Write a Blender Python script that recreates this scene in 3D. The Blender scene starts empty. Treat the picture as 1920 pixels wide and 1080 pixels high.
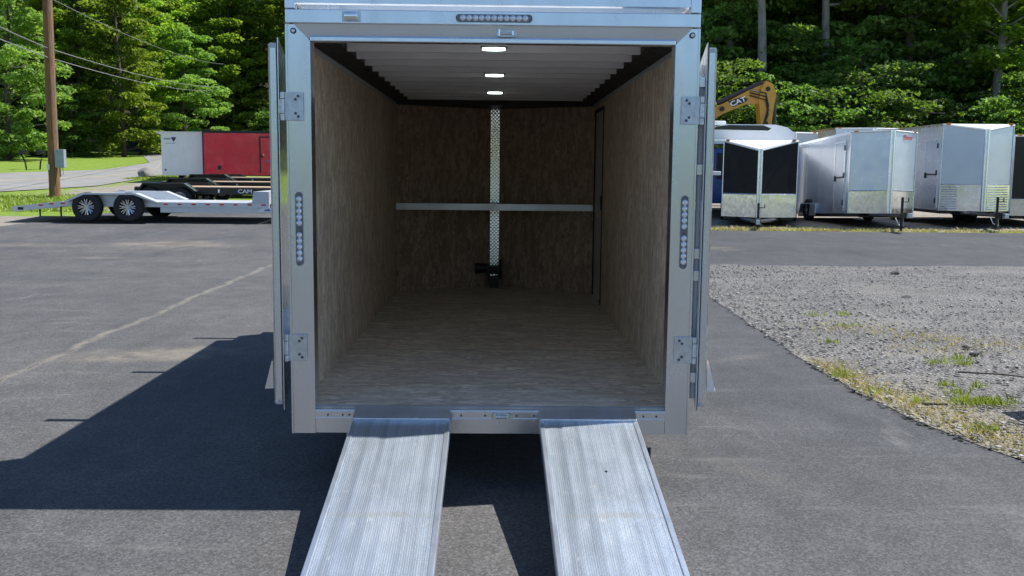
import bpy, math, random
import numpy as np
from mathutils import Vector, Matrix
random.seed(7); rng = np.random.default_rng(11)
PI = math.pi
scene = bpy.context.scene
COL = scene.collection

# ------------------------------------------------------------------ camera
cam_d = bpy.data.cameras.new('camera'); cam = bpy.data.objects.new('camera', cam_d); COL.objects.link(cam)
cam_d.sensor_width = 36; cam_d.lens = 34.30; cam_d.clip_start = .05; cam_d.clip_end = 2000
_pi, _ya, _ro = .1199, .0163, .0098
_F = Vector((math.sin(_ya)*math.cos(_pi), math.cos(_ya)*math.cos(_pi), -math.sin(_pi)))
_R0 = Vector((math.cos(_ya), -math.sin(_ya), 0)); _U0 = _R0.cross(_F)
_R = _R0*math.cos(_ro)+_U0*math.sin(_ro); _U = _R.cross(_F)
M = Matrix((_R, _U, -_F)).transposed().to_4x4(); M.translation = Vector((.0243, -5.1756, 1.736))
cam.matrix_world = M
scene.camera = cam

# ------------------------------------------------------------------ sky, sun, exposure
SUN = Vector((.62, .115, 1)).normalized()
elev = math.asin(SUN.z); azim = math.atan2(SUN.x, SUN.y)
w = bpy.data.worlds.new('World'); scene.world = w; w.use_nodes = True
nt = w.node_tree; nt.nodes.clear()
sky = nt.nodes.new('ShaderNodeTexSky'); sky.sky_type = 'NISHITA'; sky.sun_disc = False
sky.sun_elevation = elev; sky.sun_rotation = azim; sky.air_density = 1.0; sky.dust_density = .25; sky.ozone_density = 4.0; sky.altitude = 600
bg = nt.nodes.new('ShaderNodeBackground'); bg.inputs[1].default_value = .105
wo = nt.nodes.new('ShaderNodeOutputWorld')
nt.links.new(sky.outputs[0], bg.inputs[0]); nt.links.new(bg.outputs[0], wo.inputs[0])
sl = bpy.data.lights.new('sun', 'SUN'); sl.energy = 5.0; sl.angle = math.radians(.5); sl.color = (1, .96, .9)
so = bpy.data.objects.new('sun', sl); COL.objects.link(so); so.rotation_euler = (-SUN).to_track_quat('-Z', 'Y').to_euler()
so.location = (20, 5, 40)
scene.view_settings.view_transform = 'Standard'; scene.view_settings.look = 'None'
scene.view_settings.gamma = 1; scene.view_settings.use_curve_mapping = False
scene.view_settings.exposure = 0.6

# ------------------------------------------------------------------ materials
MAT = {}
class NB:
    def __init__(s, name):
        m = bpy.data.materials.new(name); m.use_nodes = True; s.m = m; s.t = m.node_tree; s.t.nodes.clear()
        s.out = s.n('OutputMaterial'); MAT[name] = m
        s.co = None
    def n(s, k, **kw):
        o = s.t.nodes.new('ShaderNode'+k)
        for a, b in kw.items(): setattr(o, a, b)
        return o
    def l(s, a, b): s.t.links.new(a, b)
    def pos(s):
        if s.co is None: s.co = s.n('TexCoord').outputs['Object']
        return s.co
    def world(s): return s.n('NewGeometry').outputs['Position']
    def mapped(s, scale=(1, 1, 1), loc=(0, 0, 0), src=None):
        k = s.n('Mapping'); k.inputs['Scale'].default_value = scale; k.inputs['Location'].default_value = loc
        s.l(src or s.pos(), k.inputs[0]); return k.outputs[0]
    def noise(s, vec, scale, detail=4, rough=.55, out=0):
        k = s.n('TexNoise'); k.inputs['Scale'].default_value = scale; k.inputs['Detail'].default_value = detail
        k.inputs['Roughness'].default_value = rough; s.l(vec, k.inputs['Vector']); return k.outputs[out]
    def voro(s, vec, scale, out='Distance', feature='F1'):
        k = s.n('TexVoronoi', feature=feature); k.inputs['Scale'].default_value = scale; s.l(vec, k.inputs['Vector']); return k.outputs[out]
    def ramp(s, fac, stops, interp='LINEAR'):
        k = s.n('ValToRGB'); k.color_ramp.interpolation = interp; e = k.color_ramp.elements
        while len(e) < len(stops): e.new(.5)
        for x, (p, c) in zip(e, stops):
            x.position = p; x.color = tuple(c)+(1,) if not isinstance(c, (int, float)) else (c, c, c, 1)
        s.l(fac, k.inputs[0]); return k.outputs[0]
    def mix(s, fac, a, b, mode='MIX'):
        k = s.n('MixRGB', blend_type=mode)
        for i, v in ((0, fac), (1, a), (2, b)):
            if isinstance(v, (int, float)): k.inputs[i].default_value = v if i == 0 else (v, v, v, 1)
            elif isinstance(v, tuple): k.inputs[i].default_value = v+(1,)
            else: s.l(v, k.inputs[i])
        return k.outputs[0]
    def math(s, op, a, b=0., c=0.):
        k = s.n('Math', operation=op)
        for i, v in enumerate((a, b, c)):
            if isinstance(v, (int, float)): k.inputs[i].default_value = v
            else: s.l(v, k.inputs[i])
        return k.outputs[0]
    def bump(s, h, strength=.3, dist=.01, normal=None):
        k = s.n('Bump'); k.inputs['Strength'].default_value = strength; k.inputs['Distance'].default_value = dist
        s.l(h, k.inputs['Height'])
        if normal is not None: s.l(normal, k.inputs['Normal'])
        return k.outputs[0]
    def bsdf(s, base, metal=0., rough=.5, normal=None, spec=.5, coat=0.):
        k = s.n('BsdfPrincipled')
        for nm, v in (('Base Color', base), ('Metallic', metal), ('Roughness', rough), ('Specular IOR Level', spec), ('Coat Weight', coat)):
            if isinstance(v, (int, float)): k.inputs[nm].default_value = v if nm != 'Base Color' else (v, v, v, 1)
            elif isinstance(v, tuple): k.inputs[nm].default_value = v+(1,)
            else: s.l(v, k.inputs[nm])
        if normal is not None: s.l(normal, k.inputs['Normal'])
        s.l(k.outputs[0], s.out.inputs[0]); return k

def surf(name, c, metal=0., rough=.5, var=.12, vs=6., bump=0., bs=60., rvar=.1, stretch=(1, 1, 1), coat=0., spec=.5, c2=None):
    b = NB(name); v = b.mapped(stretch)
    nz = b.noise(v, vs, 6, .6)
    lo = tuple(x*(1-var) for x in c); hi = c2 or tuple(min(1, x*(1+var)) for x in c)
    col = b.ramp(nz, [(.3, lo), (.7, hi)])
    rr = b.ramp(b.noise(v, vs*2.3, 5, .6), [(.3, max(.02, rough-rvar)), (.7, min(1, rough+rvar))])
    nrm = b.bump(b.noise(v, bs, 3), bump, .004) if bump else None
    b.bsdf(col, metal, rr, nrm, spec, coat); return b.m

surf('alu', (.76, .80, .86), 1, .25, .05, 3, .04, 120, .05, (1, 1, .25))  # bluish base colour adds to the sky's reflection
surf('alu_side', (.70, .72, .74), .9, .42, .06, 2, 0, rvar=.06)
surf('alu_plain', (.62, .64, .66), .45, .45, .04, 2)
surf('black_matte', (.008, .008, .010), 0, .5, .1, 3, spec=.25)
surf('rail_alu', (.64, .71, .80), .85, .36, .07, 9, .05, 60, .05, (1, .3, 1))
surf('alu_bright', (.85, .86, .87), 1, .22, .06, 8)
surf('zinc', (.62, .66, .72), 1, .38, .15, 40, .15, 200)
surf('chrome', (.82, .83, .84), 1, .07, .03, 6, .25, 5, .03)
surf('polished', (.8, .82, .85), 1, .13, .05, 4, .5, 3.0, .05)
surf('gasket', (.012, .012, .013), 0, .6)
surf('door_core', (.50, .54, .58), .6, .42, .1, 5)
surf('screw', (.12, .13, .15), .9, .4)
surf('rubber', (.02, .02, .021), 0, .8, .3, 30, .3, 80)
surf('rim', (.65, .66, .68), 1, .2)
surf('black_metal', (.018, .018, .02), .2, .45, .3, 8)
surf('black_gloss', (.010, .010, .012), 0, .22, .2, 3, rvar=.05)
surf('dark_cove', (.02, .019, .02), 0, .55, .2, 5)
surf('ceiling', (.78, .74, .71), .2, .5, .08, 3)
surf('lens', (.80, .83, .88), .5, .12, .1, 50)
surf('led_base', (.16, .18, .21), .6, .3, .3, 60)
surf('white_paint', (.75, .77, .78), 0, .3, .04, 2, coat=.3)
surf('cream_paint', (.70, .70, .66), 0, .35, .06, 2)
surf('silver_paint', (.50, .55, .63), .8, .33, .04, 1.5, rvar=.05, coat=.3)
surf('silver_light', (.64, .69, .77), .75, .33, .04, 1.5, coat=.3)
surf('red_paint', (.60, .016, .045), 0, .25, .12, 1.2, .25, 2.5, coat=.6)
surf('blue_paint', (.01, .07, .24), 0, .2, .2, 2, coat=.6)
surf('yellow_paint', (.50, .26, .035), 0, .45, .15, 4)
surf('red_lens', (.45, .02, .02), 0, .25)
surf('amber_lens', (.6, .22, .02), 0, .3)
surf('glass_dark', (.015, .018, .022), 0, .08)
surf('deck_wood', (.42, .30, .20), 0, .7, .2, 8, .2, 60, stretch=(.3, 4, 1))
surf('pole_wood', (.17, .085, .04), 0, .85, .55, 9, .6, 40, stretch=(6, 6, .25), c2=(.33, .17, .08))
surf('grey_box', (.33, .37, .40), .2, .5)
surf('rock', (.20, .195, .18), 0, .9, .35, 3, .8, 12)
surf('stone_dark', (.055, .055, .06), 0, .9, .4, 9, .6, 30)
surf('cable', (.22, .22, .22), 0, .6)
surf('twig', (.05, .04, .032), 0, .9)
surf('concrete', (.34, .33, .31), 0, .9, .2, 4, .4, 60)
surf('text_white', (.8, .8, .8), 0, .5, .01)
surf('text_red', (.6, .03, .04), 0, .5, .01)
surf('text_dark', (.03, .03, .06), 0, .5, .01)
surf('sticker_blue', (.09, .14, .40), 0, .4, .01)
surf('bark', (.085, .07, .058), 0, .95, .4, 5, .8, 14, stretch=(3, 3, .5))
surf('bark_pale', (.26, .25, .23), 0, .95, .35, 5, .6, 14, stretch=(3, 3, .5))

def wood_mat(name, c1, c2, ax, dark=False, big=0):
    """pressed flake board: overlapping strands, each with its own tone"""
    b = NB(name)
    st = {'z': (46, 46, 8.5), 'x': (8.5, 40, 40)}[ax]
    P0 = b.pos(); w1 = b.noise(P0, 7, 3, .6, out=1)
    mv = b.n('VectorMath', operation='MULTIPLY_ADD'); b.l(w1, mv.inputs[0]); mv.inputs[1].default_value = (.07, .07, .07); b.l(P0, mv.inputs[2]); W = mv.outputs[0]
    def lum(c):
        k = b.n('RGBToBW'); b.l(c, k.inputs[0]); return k.outputs[0]
    a1 = lum(b.voro(b.mapped(st, src=W), 1, 'Color')); a2 = lum(b.voro(b.mapped(tuple(q*.62 for q in st), (3.3, 1.7, 5.1), W), 1, 'Color'))
    a3 = b.noise(b.mapped(tuple(q*1.6 for q in st), (3, 1, 7), W), 1.2, 4, .65); pick = b.noise(P0, 16, 2, .5)
    f = b.mix(b.ramp(pick, [(.46, 0.), (.54, 1.)]), a1, a2)
    f = b.math('MULTIPLY_ADD', f, .62, b.math('MULTIPLY', a3, .5))
    col = b.ramp(f, [(.22, c1), (.52, tuple((p+q)/2 for p, q in zip(c1, c2))), (.66, c2), (.85, tuple(min(1, x*1.25) for x in c2))])
    col = b.mix(.5, col, b.mix(1, col, b.ramp(b.noise(P0, 1.4, 5, .6), [(.3, .8), (.7, 1.2)]), 'MULTIPLY'))
    if big:  # scuffs, dusty footprints and dark splits in the floor
        k = b.noise(b.mapped((1.6, 22, 1), (5, 2, 0)), 2.2, 5, .7)
        col = b.mix(b.ramp(k, [(.64, 0.), (.69, .75)]), col, (.05, .045, .04))
        k2 = b.noise(b.mapped((.9, 1.6, 1), (1, 9, 0)), 2.4, 6, .65)
        col = b.mix(b.ramp(k2, [(.42, 0.), (.7, .4)]), col, (.66, .57, .44))
        sx = b.n('SeparateXYZ'); b.l(P0, sx.inputs[0])
        fr = b.math('ABSOLUTE', b.math('SUBTRACT', b.math('FRACT', b.math('MULTIPLY', b.math('ADD', sx.outputs[1], 1.9), 1/2.44)), .5))
        col = b.mix(b.ramp(fr, [(.0, .8), (.0014, 0.)]), col, (.05, .04, .035))
    b.bsdf(col, 0, .72, b.bump(f, .3, .003), .3)
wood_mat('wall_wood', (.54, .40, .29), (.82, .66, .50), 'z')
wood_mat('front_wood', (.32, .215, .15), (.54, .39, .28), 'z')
wood_mat('floor_wood', (.54, .42, .31), (.82, .69, .54), 'x', big=1)

def ramp_mat():
    b = NB('ramp_alu'); p = b.pos()  # tread tones carry a blue tint standing in for sky sheen
    sx = b.n('SeparateXYZ'); b.l(p, sx.inputs[0])
    x = sx.outputs[0]
    fine = b.math('SINE', b.math('MULTIPLY', x, 2*PI/.0052))
    # bands where the ribs change pitch
    band = b.noise(b.mapped((14, .05, 1)), 1.6, 3, .6)
    streak = b.noise(b.mapped((26, .5, 1), (3, 4, 5)), 2.0, 6, .65)
    scuff = b.noise(b.mapped((3, 1.4, 1), (9, 1, 2)), 2.2, 7, .7)
    spots = b.noise(b.mapped((1, .7, 1)), 11, 4, .7)
    col = b.ramp(band, [(.3, (.60, .69, .79)), (.7, (.76, .84, .93))])
    col = b.mix(.5, col, b.ramp(streak, [(.38, (.52, .60, .69)), (.62, (.82, .89, .97))]))
    broad = b.noise(b.mapped((5.5, .02, 1), (8, 0, 0)), 1.5, 2, .5)
    col = b.mix(.8, col, b.mix(1, col, b.ramp(broad, [(.40, .80), (.46, 1.0), (.54, 1.0), (.60, .86)]), 'MULTIPLY'))
    y_ = b.math('ABSOLUTE', b.math('ADD', sx.outputs[1], 1.02)); col = b.mix(b.math('MULTIPLY', b.ramp(y_, [(.012, .5), (.03, 0.)]), b.ramp(spots, [(.4, .2), (.55, 1.)])), col, (.60, .60, .55))
    col = b.mix(b.ramp(spots, [(.62, 0.), (.68, .55)]), col, (.92, .93, .94))
    col = b.mix(b.ramp(scuff, [(.25, .4), (.40, 0.)]), col, (.55, .56, .56))
    fw = b.ramp(fine, [(.0, .88), (.5, 1.)])
    col = b.mix(.6, col, b.mix(1, col, fw, 'MULTIPLY'))
    rr = b.ramp(scuff, [(.3, .42), (.7, .30)])
    n = b.bump(b.math('MULTIPLY', fine, b.ramp(broad, [(.46, 1.), (.50, .1), (.56, .1), (.60, 1.)])), .22, .0012); n = b.bump(streak, .15, .003, n)
    b.bsdf(col, .78, rr, n)
ramp_mat()

def diamond_mat():
    b = NB('diamond_plate')
    p = b.mapped((1, 1, 1)); sx = b.n('SeparateXYZ'); b.l(p, sx.inputs[0]); x, z = sx.outputs[0], sx.outputs[2]
    s = 2*PI/.055
    a = b.math('MULTIPLY', b.math('ADD', x, z), s*.7071); c = b.math('MULTIPLY', b.math('SUBTRACT', x, z), s*.7071)
    h = b.math('MULTIPLY', b.math('SINE', a), b.math('SINE', c))
    h = b.math('POWER', b.math('ABSOLUTE', h), 2.)
    b.bsdf((.82, .83, .84), 1, .14, b.bump(h, .4, .003)); return b.m
diamond_mat()

def emis(name, c, s):
    b = NB(name); e = b.n('Emission'); e.inputs[0].default_value = c+(1,); e.inputs[1].default_value = s; b.l(e.outputs[0], b.out.inputs[0])
emis('dome_glow', (.85, 1, .97), 5.0)

def stripe_vent(name, ax, pitch):
    b = NB(name); sx = b.n('SeparateXYZ'); b.l(b.pos(), sx.inputs[0])
    h = b.math('SINE', b.math('MULTIPLY', sx.outputs[ax], 2*PI/pitch))
    b.bsdf((.8, .8, .82), 1, .16, b.bump(h, 1, pitch*.3))
stripe_vent('louvre', 2, .035)

def leaf_mat(name, c1, c2, trans):
    b = NB(name)
    isl = b.n('NewGeometry').outputs['Random Per Island']; oi = b.n('ObjectInfo').outputs['Random']
    f = b.math('MULTIPLY_ADD', isl, .55, b.math('MULTIPLY', b.noise(b.pos(), .7, 3), .5))
    col = b.ramp(f, [(.2, c1), (.75, c2)])
    hs = b.n('HueSaturation'); b.l(col, hs.inputs['Color'])
    b.l(b.math('MULTIPLY_ADD', oi, .024, .480), hs.inputs['Hue']); b.l(b.math('MULTIPLY_ADD', oi, .5, .78), hs.inputs['Value'])
    d = b.n('BsdfPrincipled'); b.l(hs.outputs[0], d.inputs['Base Color']); d.inputs['Roughness'].default_value = .55
    d.inputs['Specular IOR Level'].default_value = .3
    t = b.n('BsdfTranslucent'); b.l(b.mix(1, hs.outputs[0], (1.5, 1.6, .6), 'MULTIPLY'), t.inputs[0])
    mx = b.n('MixShader'); mx.inputs[0].default_value = trans; b.l(d.outputs[0], mx.inputs[1]); b.l(t.outputs[0], mx.inputs[2])
    b.l(mx.outputs[0], b.out.inputs[0])
leaf_mat('leaf', (.08, .155, .025), (.26, .38, .055), .52)
leaf_mat('leaf_shade', (.055, .12, .028), (.16, .275, .06), .48)
leaf_mat('leaf_pale', (.10, .19, .045), (.23, .35, .09), .4)
leaf_mat('needle', (.06, .13, .03), (.16, .26, .06), .42)
leaf_mat('grass_blade', (.13, .19, .03), (.27, .34, .07), .35)
leaf_mat('straw', (.26, .22, .10), (.46, .41, .22), .25)

def spot(b, P, x, y, rx, ry, rot=0., soft=.5, wob=.5):
    """0..1 mask of a blotch lying on the ground at x, y"""
    k = b.n('Mapping', vector_type='TEXTURE'); k.inputs['Location'].default_value = (x, y, 0)
    k.inputs['Rotation'].default_value = (0, 0, rot); k.inputs['Scale'].default_value = (rx, ry, 1000)
    b.l(P, k.inputs[0])
    ln = b.n('VectorMath', operation='LENGTH'); b.l(k.outputs[0], ln.inputs[0])
    d = b.math('ADD', ln.outputs['Value'], b.math('MULTIPLY', b.math('SUBTRACT', b.noise(P, 1.7/min(rx, ry)**.5, 5, .65), .5), wob*2))
    return b.ramp(d, [(max(0., 1-soft), 1.), (1., 0.)])

def asphalt_mat():
    b = NB('asphalt'); P = b.world()
    sx = b.n('SeparateXYZ'); b.l(P, sx.inputs[0]); X = sx.outputs[0]; Y = sx.outputs[1]
    big = b.noise(P, .55, 6, .6); mid = b.noise(b.mapped((1, .55, 1), src=P), 3.1, 7, .68)
    agg = b.noise(P, 150, 2, .6); agg2 = b.voro(P, 95, 'Color'); agg3 = b.noise(P, 42, 3, .7)
    old = b.ramp(big, [(.3, (.066, .067, .071)), (.7, (.100, .098, .097))])
    new = b.ramp(big, [(.3, (.044, .047, .052)), (.7, (.066, .068, .074))])
    side = b.ramp(b.math('MULTIPLY_ADD', X, .1, .5), [(.50, 0.), (.68, 1.)])     # the newer surface lies to the right
    side = b.math('MULTIPLY', side, b.ramp(b.math('MULTIPLY_ADD', Y, .05, .5), [(.32, .0), (.55, 1.)]))
    col = b.mix(side, old, new)
    col = b.mix(.75, col, b.mix(1, col, b.ramp(mid, [(.25, .72), (.75, 1.34)]), 'MULTIPLY'))
    # aggregate
    lum = b.n('RGBToBW'); b.l(agg2, lum.inputs[0])
    col = b.mix(.85, col, b.mix(1, col, b.ramp(lum.outputs[0], [(.15, .6), (.5, .95), (.9, 1.5)]), 'MULTIPLY'))
    col = b.mix(.7, col, b.mix(1, col, b.ramp(agg, [(.3, .7), (.7, 1.35)]), 'MULTIPLY'))
    col = b.mix(.5, col, b.mix(1, col, b.ramp(agg3, [(.3, .7), (.7, 1.35)]), 'MULTIPLY'))
    # long pale scrapes and dust running across
    v = b.mapped((.35, 2.6, 1), (2, 5, 0), P); sc = b.noise(v, 1.1, 8, .72)
    col = b.mix(b.ramp(sc, [(.56, 0.), (.76, .22)]), col, (.34, .32, .30))
    v = b.mapped((.8, 5., 1), (12, 5, 0), P); sc = b.noise(v, 1.3, 6, .75)
    col = b.mix(b.ramp(sc, [(.67, 0.), (.72, .22)]), col, (.45, .44, .42))
    v = b.mapped((2.6, .5, 1), (7, 1, 0), P); sc = b.noise(v, .9, 7, .7)
    col = b.mix(b.ramp(sc, [(.62, 0.), (.78, .35)]), col, (.30, .29, .28))
    # sand blotches
    for (x, y, rx, ry, ro, st) in ((-3.15, 3.85, 1.05, .42, .25, .75), (-6.9, 15.8, 1.7, .9, 0, .6), (-7.6, 13.4, .8, .22, 0, .45), (-10.2, 15.4, 3.2, .5, 0, .3),
                                   (1.95, -1.8, .22, 1.1, .55, .10), (1.35, .6, .14, 1.2, .55, .10), (4.7, 15.9, .9, .5, 0, .3), (2.4, 3.9, .55, .12, .6, .12), (2.2, 6.2, .4, .08, 0, .2)):
        m = spot(b, P, x, y, rx, ry, ro, .8, .55)
        col = b.mix(b.math('MULTIPLY', b.math('MULTIPLY', m, st*.85), b.ramp(b.noise(P, 2.2, 7, .7), [(.38, .15), (.62, 1.)])), col, (.33, .285, .21))
    m = spot(b, P, -6.75, 15.9, .75, .22, 0, .5, .4); col = b.mix(b.math('MULTIPLY', m, .8), col, (.13, .105, .085))
    # filled crack running away on the left
    wx = b.math('ADD', X, b.math('MULTIPLY', b.math('SUBTRACT', b.noise(P, 1.3, 5, .6), .5), .35))
    d = b.math('ABSOLUTE', b.math('ADD', wx, 4.02))
    cr = b.math('MULTIPLY', b.ramp(d, [(.0, 1.), (.028, .6), (.065, 0.)]), b.ramp(b.noise(P, 2.6, 4, .6), [(.3, .35), (.6, 1.)]))
    cr = b.math('MULTIPLY', cr, b.ramp(b.math('MULTIPLY', Y, .05), [(.66, 1.), (.7, 0.)]))
    col = b.mix(b.math('MULTIPLY', cr, .62), col, (.27, .245, .20))
    gap = b.math('MULTIPLY', b.ramp(d, [(.0, 1.), (.016, 0.)]), b.ramp(b.noise(P, 4.6, 4, .6), [(.5, 0.), (.55, 1.)]))
    col = b.mix(b.math('MULTIPLY', gap, .7), col, (.02, .02, .02))
    h = b.math('ADD', b.math('MULTIPLY', agg, .5), lum.outputs[0])
    b.bsdf(col, 0, .82, b.bump(h, .55, .004), .35)
asphalt_mat()

def gravel_mat():
    b = NB('gravel'); P = b.world()
    v1 = b.voro(P, 34, 'Color'); v2 = b.voro(P, 34, 'Distance'); v3 = b.voro(P, 80, 'Color')
    l1 = b.n('RGBToBW'); b.l(v1, l1.inputs[0]); l3 = b.n('RGBToBW'); b.l(v3, l3.inputs[0])
    col = b.ramp(l1.outputs[0], [(.15, (.085, .084, .085)), (.5, (.20, .197, .192)), (.9, (.37, .36, .35))])
    col = b.mix(.6, col, b.ramp(l3.outputs[0], [(.2, (.09, .089, .089)), (.8, (.31, .303, .293))]))
    col = b.mix(b.ramp(v2, [(.35, 0.), (.62, .8)]), col, (.055, .055, .06))
    big = b.noise(P, .7, 6, .65)
    col = b.mix(.8, col, b.mix(1, col, b.ramp(big, [(.3, .78), (.7, 1.22)]), 'MULTIPLY'))
    dust = b.noise(b.mapped((.6, 1.4, 1), (4, 4, 0), P), 1.0, 7, .7)
    col = b.mix(b.ramp(dust, [(.42, .05), (.68, .55)]), col, (.265, .256, .24))
    # dry plant litter along the edge of the tarmac
    sx = b.n('SeparateXYZ'); b.l(P, sx.inputs[0])
    e = b.math('SUBTRACT', sx.outputs[0], 3.0)
    e = b.math('ADD', e, b.math('MULTIPLY', b.math('SUBTRACT', sx.outputs[1], 2.6), .35))
    e = b.math('ADD', e, b.math('MULTIPLY', b.math('SUBTRACT', b.noise(P, 2.3, 6, .7), .5), 1.6))
    lit = b.math('MULTIPLY', b.ramp(e, [(.05, 1.), (.75, 0.)]), b.ramp(b.math('MULTIPLY', sx.outputs[1], .1), [(.40, 1.), (.52, 0.)]))
    lit = b.math('MULTIPLY', lit, b.ramp(b.noise(P, 9, 5, .7), [(.35, .2), (.6, 1.)]))
    col = b.mix(b.math('MULTIPLY', lit, .5), col, (.33, .29, .17))
    h = b.math('SUBTRACT', b.math('MULTIPLY', l1.outputs[0], .6), v2)
    b.bsdf(col, 0, .9, b.bump(h, 1., .022), .25)
gravel_mat()

def ground_mat():
    b = NB('terrain'); P = b.world()
    g = b.ramp(b.noise(P, 3, 8, .75), [(.3, (.10, .16, .022)), (.55, (.17, .25, .035)), (.75, (.27, .31, .075))])
    g = b.mix(.7, g, b.mix(1, g, b.ramp(b.noise(P, 28, 3, .7), [(.3, .55), (.7, 1.5)]), 'MULTIPLY'))
    dirt = b.ramp(b.noise(P, 6, 8, .75), [(.3, (.16, .14, .12)), (.7, (.34, .31, .27))])
    dirt = b.mix(.7, dirt, b.mix(1, dirt, b.ramp(b.noise(P, 40, 3, .7), [(.3, .6), (.7, 1.4)]), 'MULTIPLY'))
    forest = b.ramp(b.noise(P, 2, 6, .7), [(.3, (.02, .022, .012)), (.7, (.05, .045, .025))])
    at = b.n('Attribute'); at.attribute_name = 'cover'; sp = b.n('SeparateColor'); b.l(at.outputs['Color'], sp.inputs[0])
    nz = b.math('MULTIPLY', b.math('SUBTRACT', b.noise(P, 1.3, 7, .7), .5), 1.3)
    fd = b.ramp(b.math('ADD', sp.outputs[0], nz), [(.42, 0.), (.58, 1.)])
    col = b.mix(fd, g, dirt)
    col = b.mix(sp.outputs[1], col, forest)
    b.bsdf(col, 0, .95, b.bump(b.noise(P, 14, 6, .7), .6, .05), .2)
ground_mat()

def road_mat():
    b = NB('old_road'); P = b.world()
    col = b.ramp(b.noise(P, .8, 6, .6), [(.3, (.19, .188, .182)), (.7, (.27, .265, .255))])
    col = b.mix(.6, col, b.mix(1, col, b.ramp(b.noise(P, 40, 3, .7), [(.3, .75), (.7, 1.25)]), 'MULTIPLY'))
    sx = b.n('Attribute'); sx.attribute_name = 'across'; s2 = b.n('SeparateColor'); b.l(sx.outputs['Color'], s2.inputs[0])
    d = b.math('ABSOLUTE', b.math('SUBTRACT', s2.outputs[0], .5))
    m = b.math('MULTIPLY', b.ramp(d, [(.012, .55), (.022, 0.)]), b.ramp(b.noise(P, 3, 4, .7), [(.35, .2), (.6, 1.)]))
    col = b.mix(m, col, (.45, .36, .10))
    b.bsdf(col, 0, .9, b.bump(b.noise(P, 90, 3), .4, .004), .3)
road_mat()

# ------------------------------------------------------------------ mesh helpers
class MB:
    def __init__(s): s.v = []; s.f = []
    def quad(s, *p):
        i = len(s.v); s.v += [tuple(q) for q in p]; s.f.append(tuple(range(i, i+len(p)))); return s
    def box(s, x0, x1, y0, y1, z0, z1, bev=0.):
        if bev > 0: return s.bevbox(x0, x1, y0, y1, z0, z1, bev)
        i = len(s.v)
        s.v += [(x, y, z) for z in (z0, z1) for y in (y0, y1) for x in (x0, x1)]
        for q in ((0, 2, 3, 1), (4, 5, 7, 6), (0, 1, 5, 4), (2, 6, 7, 3), (0, 4, 6, 2), (1, 3, 7, 5)): s.f.append(tuple(i+k for k in q))
        return s
    def bevbox(s, x0, x1, y0, y1, z0, z1, b):
        import bmesh
        bm = bmesh.new(); bmesh.ops.create_cube(bm, size=1)
        for v in bm.verts: v.co = Vector(((x0+x1)/2+v.co.x*(x1-x0), (y0+y1)/2+v.co.y*(y1-y0), (z0+z1)/2+v.co.z*(z1-z0)))
        bmesh.ops.bevel(bm, geom=bm.edges[:], offset=b, segments=2, affect='EDGES', profile=.5)
        i = len(s.v); bm.verts.index_update(); s.v += [tuple(v.co) for v in bm.verts]; s.f += [tuple(i+v.index for v in f.verts) for f in bm.faces]; bm.free(); return s
    def prism(s, pts, axis, a0, a1):
        """extrude a 2D outline along axis; pts in the two other axes in xyz order"""
        n = len(pts); i = len(s.v)
        mk = {'x': lambda p, a: (a, p[0], p[1]), 'y': lambda p, a: (p[0], a, p[1]), 'z': lambda p, a: (p[0], p[1], a)}[axis]
        s.v += [mk(p, a0) for p in pts]+[mk(p, a1) for p in pts]
        s.f.append(tuple(i+k for k in range(n))); s.f.append(tuple(i+n+k for k in reversed(range(n))))
        for k in range(n): s.f.append((i+k, i+(k+1) % n, i+n+(k+1) % n, i+n+k))
        return s
    def tube(s, pts, r, n=8, caps=True):
        pts = [Vector(p) for p in pts]; rr = r if isinstance(r, (list, tuple)) else [r]*len(pts)
        i = len(s.v)
        for k, p in enumerate(pts):
            d = (pts[min(k+1, len(pts)-1)]-pts[max(k-1, 0)]).normalized()
            a = d.cross(Vector((0, 0, 1)) if abs(d.z) < .9 else Vector((1, 0, 0))).normalized(); c = d.cross(a)
            for j in range(n):
                t = 2*PI*j/n; s.v.append(tuple(p+(a*math.cos(t)+c*math.sin(t))*rr[k]))
        for k in range(len(pts)-1):
            for j in range(n): s.f.append((i+k*n+j, i+k*n+(j+1) % n, i+(k+1)*n+(j+1) % n, i+(k+1)*n+j))
        if caps: s.f.append(tuple(i+j for j in reversed(range(n)))); s.f.append(tuple(i+(len(pts)-1)*n+j for j in range(n)))
        return s
    def cyl(s, a, b, r, n=16): return s.tube([a, b], r, n)
    def lathe(s, prof, o, axis, n=24, caps=True):
        """prof: list of (radius, along axis)"""
        i = len(s.v); m = len(prof)
        for r, a in prof:
            for j in range(n):
                t = 2*PI*j/n; c, q = r*math.cos(t), r*math.sin(t)
                s.v.append({'x': (o[0]+a, o[1]+c, o[2]+q), 'y': (o[0]+c, o[1]+a, o[2]+q), 'z': (o[0]+c, o[1]+q, o[2]+a)}[axis])
        for k in range(m-1):
            for j in range(n): s.f.append((i+k*n+j, i+k*n+(j+1) % n, i+(k+1)*n+(j+1) % n, i+(k+1)*n+j))
        if not caps: return s
        if prof[0][0] > 1e-5: s.f.append(tuple(i+j for j in range(n)))
        if prof[-1][0] > 1e-5: s.f.append(tuple(i+(m-1)*n+j for j in range(n)))
        return s
    def mesh(s, name, mat, smooth=None):
        me = bpy.data.meshes.new(name); me.from_pydata(s.v, [], s.f)
        me.materials.append(MAT[mat])
        import bmesh
        bm = bmesh.new(); bm.from_mesh(me); bmesh.ops.remove_doubles(bm, verts=bm.verts, dist=1e-6); bmesh.ops.recalc_face_normals(bm, faces=bm.faces); bm.to_mesh(me); bm.free()
        if smooth:
            for p in me.polygons: p.use_smooth = True
            me.set_sharp_from_angle(angle=math.radians(smooth))
        return me

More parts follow.
